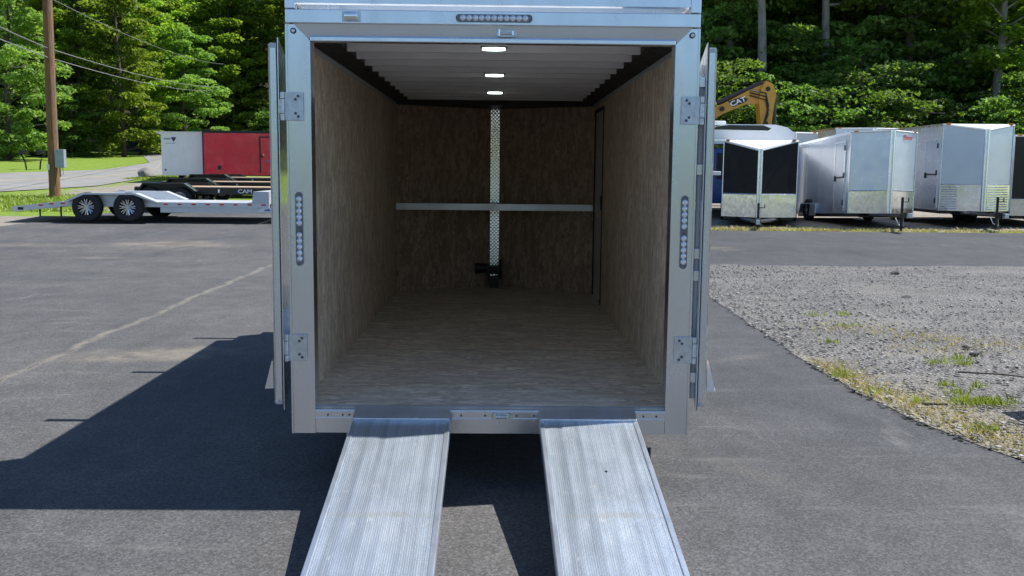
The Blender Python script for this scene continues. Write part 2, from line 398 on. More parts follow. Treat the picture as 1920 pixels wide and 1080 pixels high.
def tag(o, label=None, cat=None, group=None, kind=None):
    if label: o['label'] = label
    if cat: o['category'] = cat
    if group: o['group'] = group
    if kind: o['kind'] = kind
    return o
def obj(name, mb, mat, parent=None, smooth=None, label=None):
    me = mb if isinstance(mb, bpy.types.Mesh) else mb.mesh(name, mat, smooth)
    o = bpy.data.objects.new(name, me); COL.objects.link(o)
    if parent: o.parent = parent
    if label: o['label'] = label
    return o
def thing(name, label, cat, loc=(0, 0, 0), rotz=0., group=None):
    o = bpy.data.objects.new(name, None); COL.objects.link(o); o.location = loc; o.rotation_euler = (0, 0, rotz); o.empty_display_size = .3
    return tag(o, label, cat, group)
def copy_tree(o, parent=None):
    c = o.copy(); COL.objects.link(c)
    if parent: c.parent = parent
    for ch in list(o.children): copy_tree(ch, c)
    return c
def text_obj(name, body, size, mat, parent, loc, rot, ext=.001, shear=0., xs=1.):
    cu = bpy.data.curves.new(name, 'FONT'); cu.body = body; cu.size = size; cu.extrude = ext; cu.align_x = 'CENTER'; cu.align_y = 'CENTER'; cu.shear = shear
    cu.offset = size*.02
    t = bpy.data.objects.new('tmp', cu); COL.objects.link(t)
    dg = bpy.context.evaluated_depsgraph_get(); me = bpy.data.meshes.new_from_object(t.evaluated_get(dg)); bpy.data.objects.remove(t)
    me.name = name; me.materials.clear(); me.materials.append(MAT[mat])
    o = bpy.data.objects.new(name, me); COL.objects.link(o); o.parent = parent; o.location = loc; o.rotation_euler = rot; o.scale = (xs, 1, 1); return o
def raw_mesh(name, V, F, mat, smooth=False):
    me = bpy.data.meshes.new(name); V = np.asarray(V, np.float32); F = np.asarray(F, np.int32); k = F.shape[1]
    me.vertices.add(len(V)); me.vertices.foreach_set('co', V.ravel()); me.loops.add(F.size); me.loops.foreach_set('vertex_index', F.ravel())
    me.polygons.add(len(F)); me.polygons.foreach_set('loop_start', np.arange(0, F.size, k, dtype=np.int32)); me.polygons.foreach_set('loop_total', np.full(len(F), k, np.int32))
    me.update(calc_edges=True); me.materials.append(MAT[mat]); return me

# ------------------------------------------------------------------ terrain
def sst(a, b, x): t = min(1, max(0, (x-a)/(b-a))); return t*t*(3-2*t)
def G(x, y):
    if y < 13: return 0.
    left = .035*(y-13) if y < 50 else 1.295+.045*(y-50)
    if y > 97: left += .34*(y-97)
    right = .035*(y-13) if y < 20 else .245+.015*(y-20)
    if y > 42: right += .22*(y-42)
    k = sst(-3, 4, x)
    return left*(1-k)+right*k
def sheet(name, ys, xl, xr, nx, mat, dz, cover=None, across=False):
    V = []; F = []; A = []
    for y in ys:
        a, b_ = xl(y), xr(y)
        for i in range(nx+1):
            x = a+(b_-a)*i/nx; V.append((x, y, G(x, y)+dz)); A.append((cover(x, y) if cover else (0, 0)) if not across else (i/nx, 0))
    for j in range(len(ys)-1):
        for i in range(nx): k = j*(nx+1)+i; F.append((k, k+1, k+nx+2, k+nx+1))
    me = raw_mesh(name, V, F, mat)
    if cover or across:
        ca = me.color_attributes.new('across' if across else 'cover', 'FLOAT_COLOR', 'POINT')
        ca.data.foreach_set('color', np.array([(a, b_, 0, 1) for a, b_ in A], np.float32).ravel())
    o = bpy.data.objects.new(name, me); COL.objects.link(o); o['kind'] = 'structure'; return o
def cover(x, y):
    d = 0.; f = 0.
    if x > 3 and 18 < y < 44: d = .85 if y > 21 else .45
    if x < 0:
        if -20 < x < -9 and 24 < y < 44: d = .72
        if y < 23.5 and x > -17: d = .9
        if x < -12.5 and y > 24 and y < 32: d = .25
    if y > 42 and x > 2: f = sst(42, 46, y)
    if x <= 2: f = max(f, sst(76, 82, y+.0*x) if x < -36 else sst(89, 96, y))
    return d, f
ys = [-400, -150, -60, -20, 0, 6, 12, 13]+[13+1.5*i for i in range(1, 66)]+[115, 125, 140, 160, 190, 240, 320]
sheet('ground', ys, lambda y: -320, lambda y: 320, 160, 'terrain', -.012, cover)
# the tarmac lot
def lot_l(y):
    if y < 17: return -60
    if y < 19.4: return -60+(y-17)/2.4*47.5 if y > 17 else -60
    return -12.4+(y-19.4)*.22
def lot_r(y): return 40 if y < 20 else 40
ys = [-60, -30, -12, -4, 0, 4, 8, 12, 13, 14, 15, 16, 17, 17.6, 18.2, 18.8, 19.4, 20.0]
sheet('parking_lot', ys, lot_l, lambda y: 40., 40, 'asphalt', 0.)
sheet('parking_lot_back', [20.0, 21.5, 23, 25, 27, 29], lot_l, lambda y: 5.2-.25*(y-20), 20, 'asphalt', 0.)
# gravel patch, with a drawn edge against the tarmac
cp = [(5.2, -2.2), (4.2, -.9), (3.62, 0), (3.26, .57), (3.10, 1.08), (3.0, 1.70), (2.90, 2.44), (2.90, 3.7), (2.96, 6.), (3.02, 8.5), (3.15, 11), (3.6, 12.6), (3.7, 13.05)]
def grav_l(y):
    for (x0, y0), (x1, y1) in zip(cp, cp[1:]):
        if y <= y1: return x0+(x1-x0)*(y-y0)/(y1-y0)+.025*math.sin(y*5.1)*math.sin(y*2.3+1)
    return cp[-1][0]
ys = list(np.arange(-2.2, 13.1, .12))+[13.05]
gp_ = sheet('gravel_patch', ys, grav_l, lambda y: 42., 300, 'gravel', .005)
me = gp_.data; co = np.empty(len(me.vertices)*3, np.float32); me.vertices.foreach_get('co', co); co = co.reshape(-1, 3)
co[:, 2] += (.03*np.sin(co[:, 0]*1.1+1)*np.sin(co[:, 1]*.9)+rng.normal(0, .006, len(co)))*np.clip((co[:, 0]-3.1)/1.5, 0, 1); co[:, 2] = np.maximum(co[:, 2], .0045); me.vertices.foreach_set('co', co.ravel())
# road climbing into the woods at the left
rp = [(-70, 31, 45), (-45, 32, 48), (-32, 32.5, 50.), (-27, 33.5, 50.5), (-22, 38, 54), (-21, 46, 60)]
def ribbon(name, left, right, mat, dz, n=6):
    V = []; F = []; A = []
    def rs(P, m):
        out = []
        for (a, b_) in zip(P, P[1:]):
            for i in range(m): t = i/m; out.append((a[0]*(1-t)+b_[0]*t, a[1]*(1-t)+b_[1]*t))
        out.append(P[-1]); return out
    L, Rr = rs(left, 10), rs(right, 10)
    for (a, b_) in zip(L, Rr):
        for i in range(n+1):
            t = i/n; x = a[0]*(1-t)+b_[0]*t; y = a[1]*(1-t)+b_[1]*t; V.append((x, y, G(x, y)+dz)); A.append((t, 0, 0, 1))
    for j in range(len(L)-1):
        for i in range(n): k = j*(n+1)+i; F.append((k, k+1, k+n+2, k+n+1))
    me = raw_mesh(name, V, F, mat); ca = me.color_attributes.new('across', 'FLOAT_COLOR', 'POINT'); ca.data.foreach_set('color', np.array(A, np.float32).ravel())
    o = bpy.data.objects.new(name, me); COL.objects.link(o); o['kind'] = 'structure'; return o
ribbon('road', [(-75, 40), (-45, 46), (-27.7, 50.1), (-24, 55), (-25, 66), (-32, 84), (-34, 96)], [(-75, 24), (-40, 28), (-19.3, 33.3), (-17.5, 38), (-18.5, 50), (-23, 70), (-24, 93)], 'old_road', .02)

# ------------------------------------------------------------------ main trailer
HW = 1.065; ZB, ZF, ZH = .312, .45, 2.388; ZT = 2.548; L = 5.12; TIP = 5.78
T = thing('cargo_trailer', 'large open aluminium cargo trailer in the foreground with both rear doors folded back', 'cargo trailer', (0, 0, 0))
def P_(name, mb, mat, smooth=None, parent=None, label=None): return obj(name, mb, mat, parent or T, smooth, label)
for s in (-1, 1):
    a, b_ = sorted((s*HW, s*.948))
    p = MB().prism([(s*HW, ZB), (s*HW, 2.475), (s*(HW-.036), 2.475), (s*.948, 2.392), (s*.948, ZB)], 'y', 0, .11)
    p.box(*sorted((s*(HW+.010), s*(HW+.0005))), -.006, .05, ZB, 2.475)
    P_('corner_post', p, 'alu')
P_('header_beam', MB().box(-HW-.006, HW+.006, -.022, .13, 2.478, ZT, .004), 'alu')
# recessed mitred strip below the header and the drip rail
h = MB()
h.quad((-.962, .006, 2.402), (.962, .006, 2.402), (HW-.033, -.008, 2.4775), (-HW+.033, -.008, 2.4775))
h.quad((-.945, .10, 2.416), (.945, .10, 2.416), (.945, .012, 2.416), (-.945, .012, 2.416))
P_('header_strip', h, 'alu_side')
P_('drip_rail', MB().box(-.947, .947, -.012, .05, ZH, 2.414, .005).cyl((-.947, -.004, 2.412), (.947, -.004, 2.412), .007, 8), 'alu')
sill = MB().box(-.947, .947, 0, .10, ZB, .392, .003).box(-.947, .947, -.004, .03, .3925, .4455, .003)
sill.box(-.947, .947, -.012, -.0045, .392, .399).box(-.947, .947, -.012, -.0045, .431, .437)
P_('rear_sill', sill, 'alu')
for x in (-.88, -.80, -.765, -.16, -.03, .14, .235, .83, .90): P_('screw', MB().cyl((x, -.009, .415), (x, -.0045, .415), .0055, 8), 'screw')
# floor, walls, ceiling
P_('floor', MB().prism([(-1.034, .032), (1.034, .032), (1.034, L), (0, TIP-.02), (-1.034, L)], 'z', .40, ZF), 'floor_wood')
P_('floor_trim', MB().box(-.947, .947, .031, .05, .4505, .456, .002), 'door_core')
for s in (-1, 1):
    x0, x1 = sorted((s*1.034, s*1.046))
    if s < 0: P_('wall_panel', MB().box(x0, x1, .112, L, ZF, 2.41), 'wall_wood')
    else:
        w_ = MB().box(x0, x1, .112, 4.18, ZF, 2.41).box(x0, x1, 4.99, L, ZF, 2.41).box(x0, x1, 4.18, 4.99, 2.35, 2.41); P_('wall_panel', w_, 'wall_wood')
    P_('wall_trim', MB().box(*sorted((s*1.022, s*1.0335)), .113, L, 2.395, 2.425), 'alu_side')
    P_('ceiling_cove', MB().prism([(s*1.046, 2.411), (s*1.0335, 2.426), (s*.90, 2.462), (s*.90, 2.515), (s*1.046, 2.515)], 'y', .115, L), 'dark_cove')
    x0, x1 = sorted((s*1.048, s*HW))
    P_('side_wall', MB().box(x0, x1, .112, L+.05, ZB+.02, ZT-.02).box(*sorted((s*(HW+.001), s*(HW+.006))), .112, L, ZB+.02, .46), 'alu_side' if s < 0 else 'white_paint')
P_('ceiling', MB().box(-.899, .899, .115, L+.3, 2.506, 2.515), 'ceiling')
k = 0
for i in range(12):
    y = .52+.405*i
    P_('roof_bow', MB().box(-.8995, .8995, y, y+.035, 2.450, 2.5055, .004), 'ceiling')
for s in (-1, 1):
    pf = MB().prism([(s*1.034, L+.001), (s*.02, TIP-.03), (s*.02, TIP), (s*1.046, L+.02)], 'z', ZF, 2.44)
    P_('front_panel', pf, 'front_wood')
P_('front_header', MB().prism([(-1.034, L-.03), (1.034, L-.03), (1.034, L), (.03, TIP-.04), (-.03, TIP-.04), (-1.034, L)], 'z', 2.405, 2.505), 'dark_cove')
P_('corner_strip', MB().prism([(-.050, TIP-.068), (.050, TIP-.068), (.050, TIP-.062), (-.050, TIP-.062)], 'z', ZF+.02, 2.404), 'diamond_plate')
P_('shelf', MB().prism([(-1.03, L-.06), (1.03, L-.06), (1.03, L-.005), (.05, TIP-.075), (-.05, TIP-.075), (-1.03, L-.005)], 'z', 1.345, 1.385), 'alu_side')
P_('shelf_edge', MB().box(-1.03, 1.03, L-.068, L-.0605, 1.318, 1.388, .002), 'alu_side')
# side door inside
sd = P_('side_door', MB().box(1.040, 1.046, 4.20, 4.97, .47, 2.33), 'ceiling')
fr = MB().box(1.026, 1.039, 4.178, 4.205, .452, 2.352).box(1.026, 1.039, 4.965, 4.992, .452, 2.352).box(1.026, 1.039, 4.2055, 4.9645, 2.325, 2.352)
P_('door_frame', fr, 'gasket', parent=sd)
P_('latch', MB().box(1.022, 1.0395, 4.25, 4.31, 1.36, 1.50, .004), 'black_metal', parent=sd)
# winch
wn = P_('winch', MB().box(-.06, .06, TIP-.32, TIP-.08, .54, .565).box(-.075, -.055, TIP-.30, TIP-.12, .565, .70).box(.035, .055, TIP-.30, TIP-.12, .565, .70), 'black_metal')
P_('drum', MB().cyl((-.055, TIP-.21, .64), (.035, TIP-.21, .64), .045, 14), 'black_metal', 40, wn)
P_('motor', MB().cyl((-.21, TIP-.21, .66), (-.076, TIP-.21, .66), .055, 16), 'black_metal', 40, wn)
P_('gearbox', MB().box(.056, .085, TIP-.28, TIP-.14, .55, .76, .01), 'black_metal', 40, wn)
P_('winch_mount', MB().box(-.05, .05, TIP-.30, TIP-.08, ZF, .538), 'black_metal', parent=wn)
# dome lights
for y in (.615, 2.20, 3.84):
    el = lambda a, c: [(a*math.cos(t), y+c*math.sin(t)) for t in [2*PI*j/28 for j in range(28)]]
    d = P_('dome_light', MB().prism(el(.082, .05), 'z', 2.438, 2.4495), 'alu_bright')
    P_('lens', MB().prism(el(.066, .036), 'z', 2.428, 2.4375), 'dome_glow', parent=d)
# hinges
def hinge(s, zc):
    hh = P_('hinge', MB().box(*sorted((s*.985, s*1.082)), -.012, -.0065, zc-.072, zc+.072, .0015), 'zinc')
    br = MB()
    for za, zb in ((-.072, -.040), (-.036, .036), (.040, .072)): br.cyl((s*1.094, -.016, zc+za), (s*1.094, -.016, zc+zb), .012, 14)
    br.box(*sorted((s*1.095, s*1.112)), -.020, .05, zc-.036, zc+.036)
    P_('hinge_barrel', br, 'zinc', 40, hh)
    for dz in (-.052, -.036, .036, .052): P_('bolt', MB().cyl((s*(1.012 if abs(dz) > .04 else 1.026), -.016, zc+dz), (s*(1.012 if abs(dz) > .04 else 1.026), -.012, zc+dz), .0075, 8), 'screw', parent=hh)
for s in (-1, 1): hinge(s, 2.056); hinge(s, .783)
# light bars
def light_bar(c, length, vert):
    r = .019; pts = []
    for j in range(24):
        t = 2*PI*j/24; x, z = r*math.cos(t), r*math.sin(t)
        z2 = z+(length/2-r)*(1 if z > 0 else -1) if vert else z; x2 = x if vert else x+(length/2-r)*(1 if x > 0 else -1)
        pts.append((c[0]+x2, c[2]+z2))
    y = c[1]
    b0 = P_('light_bar', MB().prism(pts, 'y', y-.010, y), 'led_base')
    n = 11
    for i in range(n):
        if vert and i == 5: continue
        q = (i-(n-1)/2)/(n-1)*(length-.075); cx, cz = (c[0], c[2]+q) if vert else (c[0]+q, c[2])
        P_('led_lens', MB().lathe([(.0160, 0), (.0135, -.004), (.009, -.008), (.004, -.0095), (.0, -.010)], (cx, y-.0101, cz), 'y', 14), 'lens', 60, b0)
light_bar((.003, -.0265, 2.512), .395, False)
light_bar((-1.018, -.0005, 1.418), .39, True); light_bar((1.020, -.0005, 1.418), .39, True)
for s in (-1, 1):
    m_ = P_('marker_light', MB().lathe([(.015, 0), (.015, -.006), (.010, -.008)], (s*1.033, -.001, 2.441), 'y', 20), 'gasket', 40)
    P_('lens', MB().lathe([(.0098, -.008), (.008, -.011), (0, -.013)], (s*1.033, -.001, 2.441), 'y', 16), 'lens', 60, m_)
# number-plate lamp housing and latch keepers
lh = P_('plate_lamp', MB().box(-.765, -.695, -.060, -.0265, 2.492, 2.534, .010), 'chrome', 40)
P_('lamp_bezel', MB().box(-.778, -.682, -.029, -.0265, 2.488, 2.538, .001), 'zinc', parent=lh)
for (x, z, y) in ((.066, 2.438, -.004), (.058, .414, -.0125)):
    pts = [(x+.055*math.copysign(abs(math.cos(t))**.5, math.cos(t)), z+.017*math.sin(t)) for t in [2*PI*j/28 for j in range(28)]]
    kp = P_('latch_keeper', MB().prism(pts, 'y', y-.008, y), 'zinc')
    P_('keeper_bar', MB().cyl((x-.035, y-.020, z), (x+.035, y-.020, z), .006, 10).box(x-.040, x-.032, y-.026, y-.008, z-.014, z+.020).box(x+.030, x+.038, y-.026, y-.008, z-.010, z+.012), 'chrome', 40, kp)
# rear doors, swung round against the sides
for s in (-1, 1):
    D = obj('rear_door', MB().box(*sorted((s*.006, s*.042)), 0, .93, .475, 2.377, .003), 'door_core', T, label='left rear door folded back' if s < 0 else 'right rear door folded back with lock bars')
    D.location = (s*1.112, -.022, 0); D.rotation_euler = (0, 0, s*-math.radians(9.5))
    obj('door_skin', MB().box(*sorted((s*-.003, s*.001)), -.004, .955, .447, 2.404), 'alu_bright' if s < 0 else 'white_paint', D)  # right skin is white in place of its bright reflection
    obj('gasket', MB().box(*sorted((s*.0012, s*.0058)), -.001, .945, .455, 2.396), 'gasket', D)
    obj('inner_face', MB().box(*sorted((s*.0422, s*.0475)), .004, .925, .482, 2.370), 'wall_wood', D)
    obj('edge_trim', MB().box(*sorted((s*.010, s*.038)), -.006, -.0005, .50, 2.35).cyl((s*.024, -.008, 1.05), (s*.024, -.0065, 1.05), .006, 8).box(*sorted((s*.030, s*.041)), -.010, -.0065, .49, .56), 'alu', D)
    if s > 0:
     lb = obj('lock_bar', MB().cyl((s*-.020, .10, .50), (s*-.020, .10, 2.30), .015, 12), 'white_paint', D, 40)
     for z in (.62, 1.18, 1.30, 1.75, 2.21): obj('keeper', MB().box(*sorted((s*-.036, s*-.0035)), .07, .13, z-.028, z+.028, .003), 'alu', lb)
     obj('lock_handle', MB().box(*sorted((s*-.040, s*-.018)), .13, .42, 1.20, 1.235, .005), 'zinc', lb)
    br = MB().prism([(.30, .70), (.34, .70), (.42, .56), (.24, .56)], 'x', *sorted((s*.048, s*.054)))
    br.prism([(s*.054, .71), (s*.062, .71), (s*.098, .565), (s*.054, .565)], 'y', .02, .024).prism([(s*.054, .71), (s*.062, .71), (s*.098, .565), (s*.054, .565)], 'y', .10, .104)
    br.quad((s*.062, .020, .71), (s*.062, .104, .71), (s*.098, .104, .565), (s*.098, .020, .565)).box(*sorted((s*.054, s*.099)), .019, .105, .560, .565)
    obj('hold_back', MB().box(*sorted((s*.0476, s*.088)), .0, .03, 1.722, 1.742, .003), 'white_paint', D) if s > 0 else None
    obj('side_bracket', br, 'alu' if s < 0 else 'white_paint', D)  # sunlight on the right bracket is put in as white colour
# roof and the rack on it
P_('roof', MB().prism([(-HW, .131), (HW, .131), (HW, L+.05), (0, TIP+.05), (-HW, L+.05)], 'z', 2.516, 2.55), 'white_paint')
rk = MB()
for s in (-1, 1):
    rk.box(*sorted((s*1.020, s*1.072)), -.02, .045, 2.5515, 2.95, .003)
    rk.box(*sorted((s*1.030, s*1.062)), .0455, 4.93, 2.60, 2.80)
    rk.prism([(.0455, 2.8005), (.86, 2.8005), (.80, 3.05), (.0455, 3.12)], 'x', *sorted((s*1.032, s*1.060)))
rk.box(-1.0195, 1.0195, -.015, .04, 2.580, 2.90, .003).box(-1.0195, 1.0195, -.020, -.0155, 2.580, 2.587)
R_ = P_('roof_rack', rk, 'alu')
for y in (1.72, 3.33, 5.02): P_('crossbar', MB().box(-1.30, 1.30, y, y+.06, 2.801, 2.86, .003), 'alu_side', parent=R_)
for y in (1.2, 2.5, 3.8): P_('rack_foot', MB().box(1.035, 1.058, y, y+.05, 2.5505, 2.5995), 'alu_side', parent=R_); P_('rack_foot', MB().box(-1.058, -1.035, y, y+.05, 2.5505, 2.5995), 'alu_side', parent=R_)
# underside, wheels, tongue
un = MB()
for i in range(13): un.box(-1.02, 1.02, .2+.4*i, .25+.4*i, .34, .399)
for s in (-1, 1): un.box(*sorted((s*.75, s*.80)), .12, 5.4, .26, .3395)
un.tube([(-.78, 5.0, .30), (0, 7.0, .30)], .05, 6).tube([(.78, 5.0, .30), (0, 7.0, .30)], .05, 6).cyl((0, 6.6, .02), (0, 6.6, .8), .04, 10)
P_('chassis', un, 'alu_side')
P_('front_skin', MB().prism([(-HW, L+.051), (0, TIP+.06), (HW, L+.051), (HW, L+.06), (0, TIP+.075), (-HW, L+.06)], 'z', ZB+.02, 2.515), 'alu_side')
def wheel(parent, x, y, z, r, wd, out, spokes=8, axis='x', name='wheel', rimmat='rim'):
    """out = +1/-1: which way along the axle the visible face looks"""
    ty = MB().lathe([(r*.60, -wd/2), (r*.9, -wd/2), (r*.985, -wd*.36), (r, -wd*.2), (r, wd*.2), (r*.985, wd*.36), (r*.9, wd/2), (r*.60, wd/2), (r*.56, 0), (r*.60, -wd/2)], (x, y, z), axis, 30, False)
    W = obj(name, ty, 'rubber', parent, 35)
    rm = MB(); f = out*wd*.42
    rm.lathe([(r*.62, f), (r*.56, f*.9), (r*.52, f*.3), (r*.12, f*.3), (0, f*.3)], (x, y, z), axis, 30, False)
    obj('rim', rm, 'black_metal' if spokes else rimmat, W, 35)
    sp = MB()
    if spokes:
        for k in range(spokes):
            t0 = 2*PI*k/spokes
            for dt in (-.13, .13):
                pts = [(r*.13, t0+dt*.3), (r*.54, t0+dt*1.3)]
                q = [(rr*math.cos(t), rr*math.sin(t)) for rr, t in pts]
                if axis == 'y': sp.tube([(x+q[0][0], y+f*.9, z+q[0][1]), (x+q[1][0], y+f, z+q[1][1])], r*.055, 5)
                else: sp.tube([(x+f*.9, y+q[0][0], z+q[0][1]), (x+f, y+q[1][0], z+q[1][1])], r*.042, 5)
    e = sorted((f*.3, f*1.02)); sp.lathe([(r*.14, e[0]), (r*.14, e[1]), (0, e[1])], (x, y, z), axis, 14)
    obj('hub', sp, rimmat, W, 30)
    return W
for s in (-1, 1):
    for y in (1.95, 2.75): wheel(T, s*1.19, y, .34, .34, .20, s, 0)
    fd = MB().prism([(1.45, .46), (1.62, .76), (3.08, .76), (3.25, .46), (3.23, .46), (3.06, .745), (1.64, .745), (1.47, .46)], 'x', *sorted((s*1.068, s*1.30)))
    P_('fender', fd, 'alu')

# loading ramps hooked over the sill
def ramp(xa, xb, label, yawx):
    W = xb-xa; nm0 = label; R = thing('loading_ramp', label, 'ramp', ((xa+xb)/2, -.045, .428), 0, 'aluminium loading ramps hooked over the sill')
    ang = math.atan(.186); R.rotation_euler = (ang, 0, yawx)    # local -y runs down the ramp
    Ln = 2.32; hw = W/2-.027
    m = MB()
    # tread of fine ribs between two side rails
    prof = [(-hw, -.006)]
    ribs = 48
    for i in range(ribs):
        x0 = -hw+2*hw*i/ribs; x1 = -hw+2*hw*(i+1)/ribs; w2 = x1-x0
        prof += [(x0+w2*.15, -.006), (x0+w2*.25, -.0042), (x0+w2*.75, -.0042), (x0+w2*.85, -.006)]
    prof += [(hw, -.006), (hw, -.03), (-hw, -.03)]
    m.prism(prof, 'y', -Ln, -.07)
    obj('tread', m, 'ramp_alu', R)
    for s in (-1, 1):
        pr = [(s*hw+s*.0005, -.055), (s*hw+s*.0005, -.0035), (s*(hw+.004), -.001), (s*(W/2-.004), -.001), (s*W/2, -.005), (s*W/2, -.055)]
        obj('side_rail', MB().prism(pr, 'y', -Ln, -.055), 'rail_alu', R)
    if yawx: obj('bolt_hole', MB().cyl((.03, -.62, -.0040), (.03, -.62, -.0030), .0075, 12), 'black_metal', R)
    hk = MB().prism([(.055, .020), (.052, .004), (.0, -.004), (-.055, -.012), (-.069, -.006), (-.069, .006), (-.05, .012), (-.0, .016), (.045, .030)], 'x', -W/2+.004, W/2-.004)
    obj('hook_plate', hk, 'rail_alu', R, 50)
    obj('weld', MB().cyl((-W/2+.01, -.068, .007), (W/2-.01, -.068, .007), .006, 8), 'alu_bright', R, 60)
    cr = MB()
    for i in range(7): cr.box(-hw, hw, -.3-.3*i, -.27-.3*i, -.054, -.031)
    obj('cross_brace', cr, 'alu', R)
    return R
ramp(-.735, -.213, 'left hand ribbed aluminium loading ramp hooked onto the trailer sill', 0.0)
ramp(.258, .783, 'right hand ribbed aluminium loading ramp with a small bolt hole, hooked onto the sill', math.radians(.65))

# ------------------------------------------------------------------ left side: deck trailer
CH = thing('car_hauler', 'low silver aluminium deck trailer with two spoked wheels in front of the utility pole', 'flatbed trailer', (-9.9, 20.6, G(-9.9, 21.6)))
g0 = CH.location.z
def dk(name, mb, mat, smooth=None, parent=None): return obj(name, mb, mat, parent or CH, smooth)
XL, XR = -2.75, 3.95; zt = .52; W2 = 2.1
for y in (0, W2):
    a, b_ = (y, y+.06) if y == 0 else (y, y+.06)
    fr = MB().box(-1.48, XR, a, b_, zt-.13, zt, .004).prism([(XL, .24), (XL, .37), (-1.4805, zt), (-1.4805, zt-.14)], 'y', a, b_)
    dk('side_rail', fr, 'alu_plain')
    fm = MB()
    o = .24
    fm.prism([(-1.30, zt+.005), (-.82, zt+.235), (.55, zt+.235), (1.12, zt+.005), (1.02, zt+.005), (.50, zt+.19), (-.78, zt+.19), (-1.20, zt+.005)], 'y', a-o if y == 0 else a, b_ if y == 0 else b_+o)
    fm.prism([(-1.20, zt-.0), (-.78, zt+.189), (.50, zt+.189), (1.02, zt)], 'y', *(((a+.03), b_) if y == 0 else (a, b_-.03)))
    dk('fender', fm, 'alu_plain')
deck = MB().box(-1.48, XR, .0605, W2-.0005, zt-.03, zt+.002).prism([(XL, .36), (XL, .372), (-1.4805, zt+.002), (-1.4805, zt-.03)], 'y', .0605, W2-.0005)
dk('deck', deck, 'alu_plain')
dk('lower_frame', MB().box(1.1, 3.7, .02, .08, zt-.27, zt-.131), 'alu_plain'); dk('lower_frame', MB().box(1.1, 3.7, W2-.18, W2-.12, zt-.27, zt-.131), 'alu_plain')
for x in (-.74, .33):
    wheel(CH, x, -.10, .385, .385, .24, -1, 8, 'y'); wheel(CH, x, W2+.16, .385, .385, .24, 1, 8, 'y')
for i, x in enumerate((-2.0, -1.72, -1.42)+tuple(1.25+.365*i for i in range(8))):
    z = (zt-.05 if x > -1.5 else .30+(x-XL)*.13+.02)
    ml = dk('marker_light', MB().box(x-.055, x+.055, -.012, -.0005, z-.018, z+.018, .004), 'red_lens')
dk('reflector', MB().box(-2.6, -2.46, -.010, -.0005, .29, .36), 'black_metal')
dk('tail_light', MB().box(XL-.012, XL-.0005, .02, .3, .26, .34), 'red_lens')
dk('support_leg', MB().box(-2.1, -2.07, .1, .14, .12, .35), 'black_metal'); dk('support_leg', MB().box(-1.55, -1.52, .1, .14, .12, .38), 'black_metal')
dam = MB()
for i in range(9): dam.box(3.50+.006*i, 3.951, -.02, W2+.06, zt+.008+.033*i, zt+.034+.033*i)
dam.box(3.60, 3.90, 0, W2, zt+.0, zt+.30)
dk('ribbed_bulkhead', dam, 'alu_plain')
dk('tool_box', MB().prism([(3.951, zt-.14), (4.02, zt+.05), (4.4, zt+.05), (4.4, zt-.14)], 'y', .15, W2-.2), 'white_paint')
dk('hitch_plate', MB().prism([(3.62, .27), (3.74, zt-.131), (4.3, zt-.131), (4.3, .27)], 'y', -.01, .02), 'white_paint')
dk('mountain_logo', MB().prism([(3.80, .31), (3.87, .37), (3.89, .345), (3.93, .38), (4.0, .31)], 'y', -.013, -.0105), 'sticker_blue')
dk('tongue', MB().tube([(4.0, .2, .35), (5.4, W2/2, .35)], .06, 6).tube([(4.0, W2-.2, .35), (5.4, W2/2, .35)], .06, 6).cyl((5.0, W2/2, .0), (5.0, W2/2, .75), .04, 10), 'alu_plain')

# black equipment trailers behind it
def black_trailer(x, y, label, txt):
    B = thing('equipment_trailer', label, 'flatbed trailer', (x, y, G(x, y+1)), 0, 'black wooden decked trailers parked in a row')
    z = .70
    for yy in (0, 2.0): obj('side_frame', MB().box(-.95, 4.6, yy, yy+.07, z-.20, z, .006), 'black_gloss', B)
    for s, yy in ((-1, -.26), (1, 2.07)):
        obj('fender', MB().prism([(-.92, z-.34), (-.62, z+.13), (.62, z+.13), (.95, z-.10), (.88, z-.10), (.58, z+.09), (-.58, z+.09), (-.83, z-.34)], 'y', yy, yy+.26).prism([(-.83, z-.3), (-.58, z+.0895), (.58, z+.0895), (.88, z-.10), (.88, z-.3)], 'y', yy+.2 if s < 0 else yy, yy+.255 if s < 0 else yy+.05), 'black_gloss', B)
    obj('fender_highlight', MB().prism([(.62, z+.132), (.95, z-.096), (.98, z-.096), (.65, z+.138)], 'y', -.262, .0), 'alu_bright', B)  # bright strip modelled in place of the highlight along the fender
    obj('deck', MB().box(-.95, 4.6, .0705, 1.9995, z-.03, z+.025), 'deck_wood', B)
    for xx in (-.45, .45): wheel(B, xx, -.13, .36, .36, .2, -1, 0, 'y'); wheel(B, xx, 2.2, .36, .36, .2, 1, 0, 'y')
    if txt: text_obj('lettering', 'CAM', .16, 'text_white', B, (2.35, -.004, z-.10), (PI/2, 0, 0), xs=1.25)
    obj('tongue', MB().tube([(4.6, .2, .5), (6.0, 1, .5)], .06, 6).tube([(4.6, 1.8, .5), (6.0, 1, .5)], .06, 6), 'black_metal', B)
    obj('stake_pocket', MB().box(1.55, 1.60, -.02, -.0005, z-.14, z-.04).box(3.6, 3.65, -.02, -.0005, z-.14, z-.04), 'alu', B)
black_trailer(-9.87, 24.3, 'black wooden decked trailer with white lettering, directly behind the silver deck trailer', True)
black_trailer(-10.2, 27.6, 'black wooden decked trailer, middle one of the three behind the silver deck trailer', False)
black_trailer(-10.5, 30.9, 'black wooden decked trailer nearest the red enclosed trailer', False)

